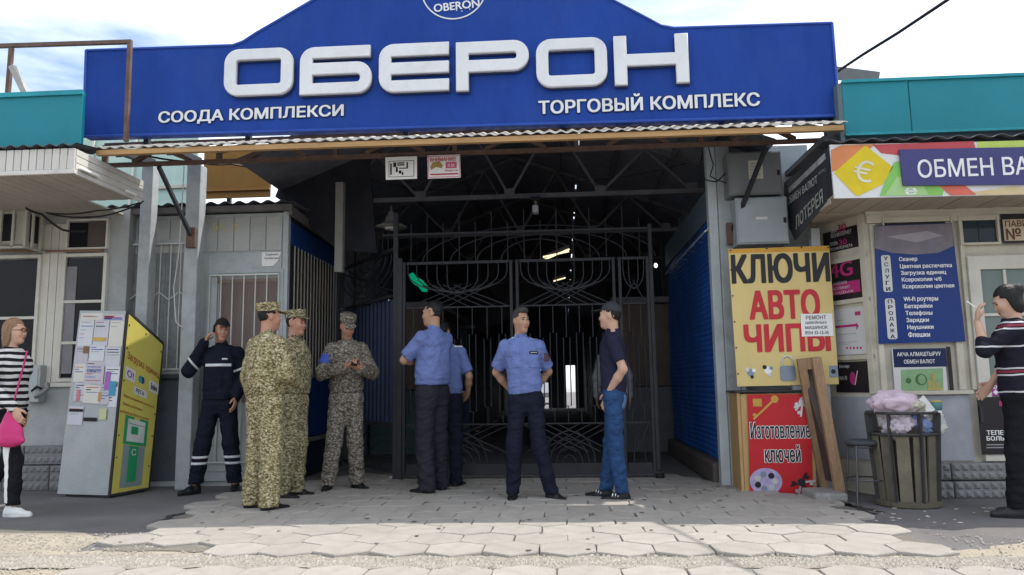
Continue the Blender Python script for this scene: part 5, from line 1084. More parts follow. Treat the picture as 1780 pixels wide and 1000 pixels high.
# =================================================================== WIRES
wi = M('black_wire', (.015, .015, .016), rough=.5)
def wire(label, pts, r=.009):
    out = []
    for a, b in zip(pts, pts[1:]):
        A, B_ = PY(*a), PY(*b); n_ = 6; sag = (A-B_).length*.04
        for k in range(n_): t = k/n_; p = A.lerp(B_, t); p.z -= sag*4*t*(1-t); out.append(p)
    out.append(PY(*pts[-1])); MB().tube(out, r, 5).build('wire', wi, None, label, 'wire', smooth=True)
wire('thick black wire drooping from air conditioner to the window head', [(45, 362, 7.3), (72, 372, 7.3), (110, 400, 7.3), (150, 402, 7.4)], .012)
wire('upper black wire strung from kiosk roof under the boarded soffit', [(250, 350, 7.3), (170, 366, 7.2), (80, 370, 7.3)])
wire('lower black wire strung from kiosk corner under boarded soffit', [(246, 353, 7.35), (175, 376, 7.3), (85, 372, 7.35)])
wire('pale cable hanging down between the two left posts', [(322, 250, 7.68), (312, 430, 7.68), (302, 500, 7.68), (306, 560, 7.68), (318, 570, 7.69)], .006)
bpy.data.objects['wire.003'].data.materials[0] = M('pale_cable', (.5, .5, .48))
wire('black cable looping along the canopy truss above the kiosk', [(220, 262, 6.9), (345, 282, 7.2), (400, 285, 7.6), (480, 290, 8.0)], .01)

wire('loose thin cable looping beside top of the right post', [(1222, 262, 7.5), (1216, 290, 7.45), (1226, 312, 7.45), (1246, 316, 7.5), (1262, 300, 7.5)], .007)
wire('second loose cable tangled beside the upper electrical cabinet', [(1230, 250, 7.5), (1240, 286, 7.4), (1234, 306, 7.4), (1262, 318, 7.45)], .006)
wire('thin wire slung across the hall behind the gate top', [(600, 300, 8.6), (760, 330, 8.8), (960, 318, 8.8), (1240, 270, 8.6)], .005)
# =================================================================== PEOPLE (distance-field bodies, one continuous skin mesh, clothes as parts)
V3 = lambda *a: np.array(a, dtype=np.float32)
def rotz(a): return np.array([[cos(a), -sin(a), 0], [sin(a), cos(a), 0], [0, 0, 1]], dtype=np.float32)
def rotx(a): return np.array([[1, 0, 0], [0, cos(a), -sin(a)], [0, sin(a), cos(a)]], dtype=np.float32)
def roty(a): return np.array([[cos(a), 0, sin(a)], [0, 1, 0], [-sin(a), 0, cos(a)]], dtype=np.float32)
def cone(a, b, ra, rb, k=.02, flat=None):
    a = np.array(a, np.float32); b = np.array(b, np.float32)
    def f(p):
        ba = b-a; t = np.clip(((p-a)@ba)/max(ba@ba, 1e-8), 0, 1); q = p-a-t[..., None]*ba
        if flat is not None:
            ax, s = flat; q = q+(1/s-1)*(q@ax)[..., None]*ax
        return np.sqrt((q*q).sum(-1))-(ra+(rb-ra)*t)
    r = max(ra, rb)+.01
    return f, np.minimum(a, b)-r, np.maximum(a, b)+r, k, 1
def ell(c, r, R=None, k=.02, op=1):
    c = np.array(c, np.float32); r = np.array(r, np.float32); R = np.eye(3, dtype=np.float32) if R is None else R
    def f(p):
        q = (p-c)@R; k0 = np.sqrt(((q/r)**2).sum(-1)); k1 = np.sqrt(((q/(r*r))**2).sum(-1)); return k0*(k0-1)/np.maximum(k1, 1e-6)
    m = r.max()+.01; return f, c-m, c+m, k, op
def loft(a, b, right, prof, k=.02, e=2.5):
    a = np.array(a, np.float32); b = np.array(b, np.float32); L_ = np.linalg.norm(b-a); ax = (b-a)/L_; rt = np.array(right, np.float32); rt = rt-ax*(rt@ax); rt /= np.linalg.norm(rt); fr = np.cross(ax, rt)
    T_ = [q[0] for q in prof]; X_ = [q[1] for q in prof]; Y_ = [q[2] for q in prof]; OY = [q[3] if len(q) > 3 else 0 for q in prof]
    def f(p):
        q = p-a; t = (q@ax)/L_; tt = np.clip(t, T_[0], T_[-1]); rx = np.interp(tt, T_, X_); ry = np.interp(tt, T_, Y_); oy = np.interp(tt, T_, OY)
        x = np.abs(q@rt)/rx; y = np.abs(q@fr-oy)/ry
        d = ((x**e+y**e+1e-9)**(1/e)-1)*np.minimum(rx, ry)
        return np.maximum(d, np.maximum(t-T_[-1], T_[0]-t)*L_).astype(np.float32)
    m = max(max(X_), max(Y_))+.06; return f, np.minimum(a, b)-m, np.maximum(a, b)+m, k, 1
def surf(prims, h=.008, post=None, lo=None, hi=None):
    if lo is None:
        lo = np.min([q[1] for q in prims if q[4] > 0], 0)-.02; hi = np.max([q[2] for q in prims if q[4] > 0], 0)+.02
    n = np.ceil((hi-lo)/h).astype(int)+1; D = np.full(n, .2, np.float32)
    ax = [lo[i]+h*np.arange(n[i], dtype=np.float32) for i in range(3)]
    def sub(a, b):
        i0 = np.clip(((a-lo)/h).astype(int), 0, n); i1 = np.clip(((b-lo)/h).astype(int)+2, 0, n); return tuple(slice(x, y) for x, y in zip(i0, i1))
    def pts(s): g = np.meshgrid(*[ax[i][s[i]] for i in range(3)], indexing='ij'); return np.stack(g, -1)
    for f, a, b, k, op in prims:
        s = sub(a-k-.03, b+k+.03)
        if min(q.stop-q.start for q in s) < 1: continue
        d = f(pts(s)); o = D[s]
        if op > 0:
            hh = np.clip(.5+.5*(o-d)/k, 0, 1); D[s] = o+(d-o)*hh-k*hh*(1-hh)
        else:
            d = -d; hh = np.clip(.5-.5*(o-d)/k, 0, 1); D[s] = o+(d-o)*hh+k*hh*(1-hh)
    if post is not None: D = post(pts(tuple(slice(0, q) for q in n)), D)
    D[0] = D[-1] = .1; D[:, 0] = D[:, -1] = .1; D[:, :, 0] = D[:, :, -1] = .1
    s = D < 0; c = np.zeros(n-1, np.int8)
    for i in (0, 1):
        for j in (0, 1):
            for l in (0, 1): c += s[i:n[0]-1+i, j:n[1]-1+j, l:n[2]-1+l]
    act = (c > 0) & (c < 8); I = np.argwhere(act); idx = np.full(n-1, -1, np.int32); idx[act] = np.arange(len(I))
    acc = np.zeros((len(I), 3), np.float32); cnt = np.zeros(len(I), np.float32)
    for d_ in range(3):
        o1, o2 = [q for q in range(3) if q != d_]
        for u in (0, 1):
            for v in (0, 1):
                A = I.copy(); A[:, o1] += u; A[:, o2] += v; B_ = A.copy(); B_[:, d_] += 1
                da = D[A[:, 0], A[:, 1], A[:, 2]]; db = D[B_[:, 0], B_[:, 1], B_[:, 2]]; x = (da < 0) != (db < 0); t = np.where(x, da/np.where(x, da-db, 1), 0)
                P = A.astype(np.float32); P[:, d_] += t; acc[x] += P[x]; cnt[x] += 1
    V = acc/cnt[:, None]*h+lo; F = []
    for d_ in range(3):
        o1, o2 = (d_+1) % 3, (d_+2) % 3
        a = [slice(None)]*3; b = [slice(None)]*3; a[d_] = slice(0, -1); b[d_] = slice(1, None); x = s[tuple(a)] != s[tuple(b)]; E_ = np.argwhere(x)
        E_ = E_[(E_[:, o1] > 0) & (E_[:, o2] > 0) & (E_[:, o1] < n[o1]-1) & (E_[:, o2] < n[o2]-1)]
        sg = s[E_[:, 0], E_[:, 1], E_[:, 2]]; q = []
        for du, dv in ((0, 0), (-1, 0), (-1, -1), (0, -1)):
            c_ = E_.copy(); c_[:, o1] += du; c_[:, o2] += dv; q.append(idx[c_[:, 0], c_[:, 1], c_[:, 2]])
        q = np.stack(q, 1); q[~sg] = q[~sg][:, ::-1]; F.append(q)
    F = np.concatenate(F); return V, F[(F >= 0).all(1)]
def npmesh(name, V, F, mat):
    me = bpy.data.meshes.new(name); me.vertices.add(len(V)); me.vertices.foreach_set('co', V.astype(np.float32).ravel())
    me.loops.add(F.size); me.loops.foreach_set('vertex_index', F.astype(np.int32).ravel()); me.polygons.add(len(F)); me.polygons.foreach_set('loop_start', np.arange(0, F.size, 4, dtype=np.int32))
    me.update(calc_edges=True); me.polygons.foreach_set('use_smooth', np.ones(len(F), bool)); me.materials.append(mat); return me
def fold(seed, amp, kz=40, kx=14):
    r = np.random.RandomState(seed); W_ = [(r.normal(0, 1, 3)*np.array([kx, kx, kz]), r.rand()*6.28, r.normal(0, 1, 3)*9, r.rand()*6) for _ in range(5)]
    def g(p):
        o = 0
        for k_, ph, k2, p2 in W_: o = o+np.abs(np.sin(p@(k_*.6).astype(np.float32)+ph+1.8*np.sin(p@k2.astype(np.float32)+p2)))-.64
        return o/5*amp*2.6
    return g
def skin_mat(name, c): 
    m_ = M(name, c, rough=.5, var=.06, vs=20, bump=.05, bs=200); b = m_.node_tree.nodes['Principled BSDF']; b.inputs['Subsurface Weight'].default_value = .08; b.inputs['Subsurface Radius'].default_value = (.02, .008, .004); return m_
def camo(name, cols, sc):
    if name in MATS: return MATS[name]
    m_ = M(name, cols[0], spec=.06, rough=.85, var=.05, bump=.8, bs=9, bd=.045); t = m_.node_tree; L = t.links.new; b = t.nodes['Principled BSDF']
    tc_ = [n for n in t.nodes if n.type == 'TEX_COORD'][0]; mp = N(t, 'ShaderNodeMapping'); mp.inputs['Scale'].default_value = (1, 1, 1.9); L(tc_.outputs['Object'], mp.inputs[0])
    last = None
    for i, c in enumerate(cols):
        if last is None:
            rgb = N(t, 'ShaderNodeRGB'); rgb.outputs[0].default_value = (*c, 1); last = rgb.outputs[0]; continue
        nz = N(t, 'ShaderNodeTexNoise', noise_dimensions='4D'); nz.inputs['W'].default_value = i*3.7; nz.inputs['Scale'].default_value = sc*(1+.25*i); nz.inputs['Detail'].default_value = 2; nz.inputs['Roughness'].default_value = .6; L(mp.outputs[0], nz.inputs['Vector'])
        r_ = N(t, 'ShaderNodeValToRGB'); r_.color_ramp.interpolation = 'CONSTANT'; r_.color_ramp.elements[0].color = (0, 0, 0, 1); r_.color_ramp.elements[1].color = (1, 1, 1, 1); r_.color_ramp.elements[1].position = (.5, .55, .585, .59)[min(i-1, 3)]; L(nz.outputs[0], r_.inputs[0])
        mm = N(t, 'ShaderNodeMixRGB'); mm.inputs[2].default_value = (*c, 1); L(r_.outputs[0], mm.inputs[0]); L(last, mm.inputs[1]); last = mm.outputs[0]
    L(last, b.inputs['Base Color']); return m_
def striped(name, bands, period, z0, base):  # bands: (start, end, colour) within the period, running round the body
    if name in MATS: return MATS[name]
    m_ = M(name, base, spec=.06, rough=.8, var=.05, bump=.2, bs=90); t = m_.node_tree; L = t.links.new; b = t.nodes['Principled BSDF']
    tc_ = [n for n in t.nodes if n.type == 'TEX_COORD'][0]; sp = N(t, 'ShaderNodeSeparateXYZ'); L(tc_.outputs['Object'], sp.inputs[0])
    w_ = N(t, 'ShaderNodeTexNoise'); w_.inputs['Scale'].default_value = 5; L(tc_.outputs['Object'], w_.inputs[0]); ad = N(t, 'ShaderNodeMath', operation='MULTIPLY_ADD'); ad.inputs[1].default_value = .03; L(w_.outputs[0], ad.inputs[0]); L(sp.outputs['Z'], ad.inputs[2])
    s1_ = N(t, 'ShaderNodeMath', operation='SUBTRACT'); s1_.inputs[1].default_value = z0; L(ad.outputs[0], s1_.inputs[0]); md = N(t, 'ShaderNodeMath', operation='FLOORED_MODULO'); md.inputs[1].default_value = period; L(s1_.outputs[0], md.inputs[0])
    dv = N(t, 'ShaderNodeMath', operation='DIVIDE'); dv.inputs[1].default_value = period; L(md.outputs[0], dv.inputs[0])
    r_ = N(t, 'ShaderNodeValToRGB'); r_.color_ramp.interpolation = 'CONSTANT'; cr_ = r_.color_ramp; cr_.elements[0].color = (*base, 1); first = True
    for (s_, e_, c) in bands:
        for p_, cc_ in ((s_, c), (e_, base)):
            if p_ <= 0: cr_.elements[0].color = (*cc_, 1)
            elif p_ < 1:
                if first: el = cr_.elements[1]; el.position = p_; first = False
                else: el = cr_.elements.new(p_)
                el.color = (*cc_, 1)
    L(dv.outputs[0], r_.inputs[0]); L(r_.outputs[0], b.inputs['Base Color']); return m_
def hand(w, f, n, sgn, curl, k=.008):
    w = np.array(w, np.float32); f = np.array(f, np.float32); f /= np.linalg.norm(f); n = np.array(n, np.float32); n = n-f*(n@f); n /= np.linalg.norm(n); s = np.cross(f, n)
    R = np.stack([s, f, n], 1); o = [ell(w+f*.048, (.040, .055, .019), R, .012)]
    for i, ln in enumerate((.070, .080, .075, .058)):
        b = w+f*.088+s*(-.030+.020*i)*1.0-f*(.006 if i in (0, 3) else 0); d1 = f*cos(curl*.6)+n*sin(curl*.6); d2 = f*cos(curl*1.5)+n*sin(curl*1.5); m_ = b+d1*ln*.5
        o += [cone(b-f*.015, m_, .0105, .0098, k), cone(m_, m_+d2*ln*.5, .0098, .0082, .004)]
    tb = w+f*.022+s*sgn*.030; td = f*.62+s*sgn*.55+n*.45; td /= np.linalg.norm(td); td2 = f*.8+s*sgn*.1+n*.5; td2 /= np.linalg.norm(td2)
    o += [cone(tb, tb+td*.045, .014, .0115, .01), cone(tb+td*.045, tb+td*.045+td2*.03, .0115, .0095, .004)]; return o
SH, NECK = 1.392, 1.458
def person(label, px, py, yaw, s, group=None, at=None, **o):
    """px, py: ground pixel between the feet; yaw 0 faces the street (-Y), positive turns towards +X; s: size factor of a 1.75 m body"""
    g0 = PZ(px, py) if at is None else Vector(at)
    root = thing('person', label, 'person', g0); root.rotation_euler = (0, 0, yaw); root.scale = (s*o.get('slim', .875), s*.94, s); ORG[root.name] = Vector((0, 0, 0))
    if group: root['group'] = group
    G = o.get; fem = G('fem', 0); fat = G('fat', 1.0); lean = G('lean', (0, 0)); seed = G('seed', 1)
    sw = .178*(1-.08*fem); nb = np.array([lean[0], lean[1], NECK]); wa = np.array([0, .0, .90])
    def spine(z): t = (z-.9)/(NECK-.9); return wa+(nb-wa)*t
    shL = spine(SH)+np.array([sw, .01, 0]); shR = spine(SH)+np.array([-sw, .01, 0]); shL[2] = shR[2] = SH
    hL, hR = np.array([.088, 0, .90]), np.array([-.088, 0, .90])
    (kL, aL, fyL), (kR, aR, fyR) = G('legL', ((.10, -.015, .49), (.11, .02, .075), .25)), G('legR', ((-.10, -.015, .49), (-.11, .02, .075), -.25))
    armL = G('armL', dict(e=(.25, .02, 1.14), w=(.26, -.03, .89), f=(.0, -.1, -1), n=(-1, 0, 0), c=.5)); armR = G('armR', dict(e=(-.25, .02, 1.14), w=(-.26, -.03, .89), f=(.0, -.1, -1), n=(1, 0, 0), c=.5))
    # --- torso profiles along the spine (t, half width, half depth, depth offset)
    tp = [(-.12, .125, .10), (0, .158+.012*fem, .108), (.2, .15, .10), (.38, .138-.012*fem, .098*fat), (.62, .155, .112), (.82, .165, .108), (.94, .12, .08), (1.02, .06, .055)]
    rt = (1, 0, 0); A_ = spine(.9); B_ = spine(NECK)
    hc = spine(NECK)+np.array([0, -.015, .172])+np.array(G('hoff', (0, 0, 0))); HR = rotz(G('hyaw', 0))@rotx(G('hpitch', 0))@roty(G('hroll', 0)); hs = .95
    def H(x, y, z): return hc+HR@(np.array([x, y, z])*hs)
    E_ = lambda c, r, k=.02, op=1: ell(H(*c), np.array(r)*hs, HR, k, op)
    head = [E_((0, .012, .022), (.081, .097, .096)), E_((0, -.03, -.045), (.060, .066, .078), .03), E_((0, -.060, -.102), (.032, .030, .024), .03), E_((.036, -.066, -.028), (.026, .028, .03), .03), E_((-.036, -.066, -.028), (.026, .028, .03), .03),
            cone(H(0, -.090, .004), H(0, -.105, -.036), .008, .0115, .014), E_((.012, -.096, -.041), (.010, .010, .008), .008), E_((-.012, -.096, -.041), (.010, .010, .008), .008), E_((0, -.088, .022), (.052, .012, .011), .016),
            E_((.032, -.108, .002), (.017, .014, .009), .012, -1), E_((-.032, -.108, .002), (.017, .014, .009), .012, -1), E_((0, -.094, -.068), (.022, .010, .0055), .006), E_((0, -.092, -.079), (.019, .010, .006), .006),
            E_((.077, .014, -.008), (.009, .020, .032), .008), E_((-.077, .014, -.008), (.009, .020, .032), .008)]
    neck = [cone(spine(NECK)+np.array([0, .012, -.03]), H(0, .02, -.06), .060*(1-.1*fem), .056*(1-.1*fem), .03)]
    body = [loft(A_, B_, rt, [(t, a-.012, b-.012) for t, a, b in tp])]+neck+head
    for S_, ar in ((shL, armL), (shR, armR)):
        e_, w_ = np.array(ar['e'], float), np.array(ar['w'], float)
        body += [cone(spine(SH)+(S_-spine(SH))*.5, S_, .042, .044, .04), cone(S_, e_, .046, .039, .03), cone(e_, e_+(w_-e_)*.35, .039, .040, .02), cone(e_+(w_-e_)*.35, w_, .040, .027, .02)]
        body += hand(w_, ar['f'], ar['n'], ar.get('t', 1), ar['c'])
    for hp_, kn, an in ((hL, kL, aL), (hR, kR, aR)): body += [cone(hp_, kn, .076, .052, .04), cone(kn, an, .050, .036, .03)]
    def shade_lips(V, F):
        me = npmesh('body', V, F, G('skin', skin_mat('skin_tan', (.40, .235, .155))))
        me.materials.append(skin_mat('lips', (.30, .12, .095))); cen = V[F].mean(1)-np.array(hc); cen = cen@HR/hs
        lip = (np.abs(cen[:, 0]) < .021) & (cen[:, 2] < -.064) & (cen[:, 2] > -.084) & (cen[:, 1] < -.088); me.polygons.foreach_set('material_index', lip.astype(np.int32)); return me
    V, F = surf(body, .0072); bo = link('body', shade_lips(V, F), None, root)
    # eyes and brows
    for sx_ in (-1, 1):
        e_ = surf([ell(H(sx_*.032, -.091, .001), np.array((.014, .008, .0048))*hs, HR, .01)], .003); link('eye', npmesh('eye', *e_, M('eye_dark', (.02, .015, .013), rough=.2, bump=0)), None, root)
        if G('brows', 1):
            b_ = surf([cone(H(sx_*.016, -.101, .019), H(sx_*.048, -.088, .022), .0042, .003, .004)], .003); link('eyebrow', npmesh('eyebrow', *b_, M('brow_dark', (.02, .016, .014))), None, root)
    # hair
    hm_ = G('hair')
    if hm_:
        hk = G('hairkind', 'short'); nrm = np.array((0, -.62, .78)) if hk != 'bun' else np.array((0, -.5, .86)); p0 = np.array((0, -.098, .058))
        hp_ = [E_((0, .016, .028), (.083, .103, .100))]
        if hk == 'short': hp_ = [E_((0, .016, .026), (.081, .101, .099))]
        if hk == 'top': hp_ = [E_((0, .014, .030), (.083, .102, .104)), E_((0, -.055, .095), (.06, .05, .03), .03)]
        if hk == 'bob': hp_ = [E_((0, .02, .028), (.088, .108, .102)), E_((0, .05, -.07), (.075, .06, .07), .05), E_((.055, .0, -.03), (.03, .06, .08), .03), E_((-.055, .0, -.03), (.03, .06, .08), .03), E_((0, .115, .05), (.055, .05, .05), .03)]
        if hk == 'long': hp_ = [E_((0, .02, .024), (.086, .107, .102)), E_((0, .06, -.09), (.075, .05, .13), .04), E_((.05, .03, -.06), (.035, .06, .10), .03), E_((-.05, .03, -.06), (.035, .06, .10), .03)]
        def cut(p, D):
            q = (p-np.array(hc, np.float32))@HR.astype(np.float32)/hs; y, z, x = q[..., 1], q[..., 2], np.abs(q[..., 0])
            lim = np.where(y < -.02, .062-.4*np.maximum(x-.05, 0), np.interp(y, [-.02, .0, .03, .09], [.02, -.02, -.05, -.085] if hk in ('short', 'top') else [.02, -.08, -.16, -.24]))
            lim = np.where(y < -.02, np.where(x > .058, np.interp(y, [-.08, -.02], [.05, .02]), .060+(.012 if hk == 'top' else 0)), lim)
            return np.maximum(D+fold(seed, .004, 90, 150)(p), (lim-z)*.8)
        v_ = surf(hp_, .006, cut); link('hair', npmesh('hair', *v_, hm_), None, root)
    # hat
    cap = G('cap')
    if cap:
        kind, cm = cap
        if kind == 'patrol':
            hp_ = [loft(H(0, .012, .048), H(0, .018, .128), HR@np.array([1, 0, 0]), [(0, .088, .108), (.5, .089, .110), (.9, .090, .112), (1, .086, .108)], .01, 2.2)]; vz = [ell(H(0, -.118, .046), np.array((.074, .062, .007))*hs, HR@rotx(.22), .006)]
        else:
            hp_ = [E_((0, .014, .040), (.088, .108, .095))]; vz = [ell(H(0, -.128, .045), np.array((.072, .075, .007))*hs, HR@rotx(.15), .006)]
        def cut(p, D):
            q = (p-np.array(hc, np.float32))@HR.astype(np.float32)/hs; return np.maximum(D+fold(seed+3, .0025, 40, 40)(p), (.042-.12*q[..., 1]*(kind != 'patrol')-.0-q[..., 2])*.95)
        co_ = link('cap', npmesh('cap', *surf(hp_, .006, cut), cm), None, root); link('visor', npmesh('visor', *surf(vz, .0045), cm), None, co_)
    # --- shirt / jacket
    top = G('top'); loose = G('loose', .014); hem = G('hem', .985); sl_ = G('sleeve', 'long'); bl = G('blouse', .012)
    def tprof(off):
        th = (hem-.9)/(NECK-.9); base = [(t, np.interp(t, [q[0] for q in tp], [q[1] for q in tp]), np.interp(t, [q[0] for q in tp], [q[2] for q in tp])) for t in (th, th+.05, th+.12, th+.22, .5, .62, .82, .94, 1.03)]
        o_ = []
        for i, (t, a, b) in enumerate(base):
            e_ = off+(bl*(0, .3, 1, 1, .7, .3, 0, 0, 0)[i]); bust = .018*fem if .55 < t < .85 else 0; o_.append((t, a+e_, b+e_+bust, -bust*.6))
        return o_
    sg = [loft(A_, B_, rt, tprof(loose), .03)]
    sr = G('srad', (.066, .060, .050)); slt = G('slt', .62)
    for S_, ar in ((shL, armL), (shR, armR)):
        e_, w_ = np.array(ar['e'], float), np.array(ar['w'], float); S2 = S_+np.array([0, 0, .0])
        sg.append(cone(spine(SH)+(S_-spine(SH))*.55+np.array([0, 0, .005]), S2, .060, .056, .05))
        if sl_ == 'long': sg += [cone(S2, e_, sr[0]-.008, sr[1], .03), cone(e_, e_+(w_-e_)*G('cuff', .95), sr[1], sr[2], .02)]
        else: sg += [cone(S2, S2+(e_-S2)*slt, sr[0]-.005, sr[1]+.002, .03)]
    if G('collar', 1): sg += [cone(spine(NECK)+np.array([0, .014, .0]), spine(NECK)+np.array([0, .004, .028]), .068, .064, .012)]
    fo_ = fold(seed, .0085 if sl_ == 'long' else .0065, 24, 18)
    sleeves_cut = []
    for S_, ar in ((shL, armL), (shR, armR)):
        if sl_ != 'long': e_ = np.array(ar['e'], float); ax = (e_-S_)/np.linalg.norm(e_-S_); sleeves_cut.append((S_+(e_-S_)*slt, ax, S_))
    def sh_post(p, D):
        D = D+fo_(p)
        nk = p-np.array(spine(NECK)+np.array([0, -.005, .03]), np.float32); D = np.maximum(D, -(np.sqrt((nk[..., 0]/1.0)**2+(nk[..., 1]/1.0)**2)-.054)*np.where(nk[..., 2] > -.03, 1, -5).clip(-1, 1)) if False else D
        for c_, ax, S_ in sleeves_cut:
            q = p-c_.astype(np.float32); al = q@ax.astype(np.float32); near = np.sqrt(((q-al[..., None]*ax.astype(np.float32))**2).sum(-1)) < .085; D = np.where(near & (al > 0) & (al < .12), np.maximum(D, al), D)
        return D
    so_ = link(G('topname', 'shirt'), npmesh('shirt', *surf(sg, .0085, sh_post), top), None, root)
    # collar lapels
    if G('lapel'):
        for sx_ in (-1, 1):
            a_ = spine(NECK)+np.array([sx_*.045, -.045, .022]); b_ = spine(NECK)+np.array([sx_*.052, -.085, -.052]); c2 = spine(NECK)+np.array([sx_*.016, -.078, -.018])
            link('collar', npmesh('collar', *surf([cone(a_, b_, .016, .012, .02), cone(c2, b_, .012, .010, .02)], .0055), G('lapel')), None, so_)
    # --- trousers
    tr = G('trousers'); r1, r2, r3 = G('trad', (.098, .080, .074)); hz = G('them', .035)
    tg = [loft(np.array([0, 0, .80]), np.array([0, 0, G('waist', 1.03)]), rt, [(0, .11, .09), (.35, .166+.012*fem, .118), (.7, .156, .110), (1, .146-.01*fem, .102)], .04)]
    for hp_, kn, an in ((hL, kL, aL), (hR, kR, aR)):
        kn, an = np.array(kn, float), np.array(an, float); dn = (an-kn)/np.linalg.norm(an-kn); tg += [cone(hp_, kn, r1, r2, .05), cone(kn, an+dn*.03, r2, r3, .03)]
    ft = fold(seed+7, .010, 30, 14)
    def tr_post(p, D):
        z = p[..., 2]; w_ = np.where(z < .32, 1.35, np.where(z < .6, .8, np.where(z < .85, .6, .3))); return np.maximum(D+ft(p)*w_, hz-z)
    to_ = link('trousers', npmesh('trousers', *surf(tg, .0088, tr_post), tr), None, root)
    # --- shoes
    sm, solem = G('shoe', black), G('sole', None)
    for nm_, an, fy in (('L', np.array(aL, float), fyL), ('R', np.array(aR, float), fyR)):
        tdir = rotz(fy)@np.array([0, -1, 0]); fl_ = (np.array([0, 0, 1.0], np.float32), .72); zb_ = an[2]-.075
        pr_ = [cone(an-tdir*.035+np.array([0, 0, -.04]), an+tdir*.07+np.array([0, 0, -.043]), .042, .047, .02), cone(an+tdir*.06+np.array([0, 0, -.045]), an+tdir*.165+np.array([0, 0, -.05]), .047, .034, .02, fl_), cone(an+np.array([0, 0, -.03])-tdir*.015, an+np.array([0, 0, G('boot', .03)])-tdir*.015, .046, .043, .03)]
        sh = link('shoe', npmesh('shoe', *surf(pr_, .0065, lambda p, D: np.maximum(D, zb_+.006-p[..., 2])), sm), None, root)
        sp_2 = [cone(an-tdir*.035+np.array([0, 0, -.06]), an+tdir*.07+np.array([0, 0, -.06]), .043, .049, .02), cone(an+tdir*.06+np.array([0, 0, -.06]), an+tdir*.165+np.array([0, 0, -.06]), .049, .037, .02)]
        hs_ = .024 if solem else .012
        link('sole', npmesh('sole', *surf(sp_2, .006, lambda p, D: np.maximum(np.maximum(D, zb_+.0-p[..., 2]), p[..., 2]-zb_-hs_)), solem or black), None, sh)
        if G('shoe_stripes'):
            for k in range(3):
                c_ = an+tdir*(.045+.026*k); side = rotz(fy)@np.array([1, 0, 0])
                v_ = surf([(lambda p, f_=pr_: np.minimum(f_[0][0](p), f_[1][0](p))-.003, an-.2, an+.25, .001, 1)], .0055, lambda p, D: np.maximum(np.maximum(D, np.abs((p-c_.astype(np.float32))@tdir.astype(np.float32)+.35*(p[..., 2]-zb_-.04))-.0055), np.maximum(zb_+.026-p[..., 2], p[..., 2]-zb_-.075)), an-.1, an+np.array([.12, .12, .02]))
                link('stripe', npmesh('stripe', *v_, white_m), None, sh)
        if G('laces'): link('lace', npmesh('lace', *surf([cone(an+tdir*.05+np.array([-.02, 0, .0]), an+tdir*.09+np.array([.02, 0, -.015]), .008, .007, .01)], .004), white_m), None, sh)
    # --- conforming patches: pieces of a garment's own surface, a few millimetres proud
    def patch(name, kind, reg, mat, off=.004, par=None, h=.007, lo=None, hi=None):
        base, fo2, wf = (sg, fo_, 1) if kind == 'top' else (tg, ft, .5)
        lo_ = np.array(lo, np.float32); hi_ = np.array(hi, np.float32)
        v_ = surf(base, h, lambda p, D: np.maximum(D+(fo2(p)*wf)-off, reg(p)), lo_, hi_)
        if len(v_[1]): link(name, npmesh(name, *v_, mat), None, par or root)
    box = lambda a, b: (lambda p: np.max(np.stack([np.abs(p[..., i]-(a[i]+b[i])/2)-(b[i]-a[i])/2 for i in range(3)]), 0))
    def pbox(name, kind, a, b, mat, off=.004): patch(name, kind, box(a, b), mat, off, None, .006, np.array(a)-.02, np.array(b)+.02)
    for (nm_, kind, a, b, mt, of) in G('patches', ()): pbox(nm_, kind, a, b, mt, of)
    if G('belt'): patch('belt', 'trousers', box((-.25, -.25, .985), (.25, .25, 1.02)), G('belt'), .006, None, .007, (-.24, -.24, .96), (.24, .24, 1.05))
    for (zc, mt, lim) in G('legbands', ()): patch('reflective_band', 'trousers', lambda p: np.abs(p[..., 2]-zc)-.013, mt, .005, None, .007, (-.35, -.3, zc-.05), (.35, .3, zc+.05))
    if G('armband'):
        for S_, ar in ((shL, armL), (shR, armR)):
            e_, w_ = np.array(ar['e'], float), np.array(ar['w'], float); c_ = (S_*.35+e_*.65).astype(np.float32); ax = ((e_-S_)/np.linalg.norm(e_-S_)).astype(np.float32)
            patch('reflective_band', 'top', lambda p: np.maximum(np.abs((p-c_)@ax)-.012, np.sqrt(((p-c_)**2).sum(-1))-.12), G('armband'), .005, None, .007, c_-.13, c_+.13)
    return root, H
def item(parent_root, name, label, cat, prims, mat, h=.005):  # loose thing carried by a person: placed in the person's frame but top-level
    V, F = surf(prims, h); me = npmesh(name, V, F, mat); ob = link(name, me, None, None); ob.matrix_world = Matrix.LocRotScale(parent_root.location, parent_root.rotation_euler, parent_root.scale); return tag(ob, label, cat)
skA = skin_mat('skin_tan', (.40, .235, .155)); skB = skin_mat('skin_fair', (.50, .31, .225)); skC = skin_mat('skin_ruddy', (.42, .22, .15))
hairb = M('hair_black', (.012, .011, .011), rough=.55, var=.3, vs=60, stretch=(1, 1, .2)); hairl = M('hair_light_brown', (.22, .13, .075), rough=.55, var=.35, vs=50, stretch=(1, 1, .2)); hairg = M('hair_greying', (.045, .042, .04), rough=.6, var=.4, vs=80)
camoSun = camo('camo_sunlit', [(.31, .265, .14), (.15, .125, .06), (.47, .425, .28), (.075, .055, .034)], 27); camoG = camo('camo_olive', [(.25, .22, .125), (.12, .105, .055), (.38, .35, .24), (.06, .046, .033)], 27); camoD = camo('camo_grey', [(.20, .175, .14), (.095, .083, .068), (.31, .285, .24), (.055, .046, .038)], 27)  # first set lighter and yellower: sunlight put into the cloth colour
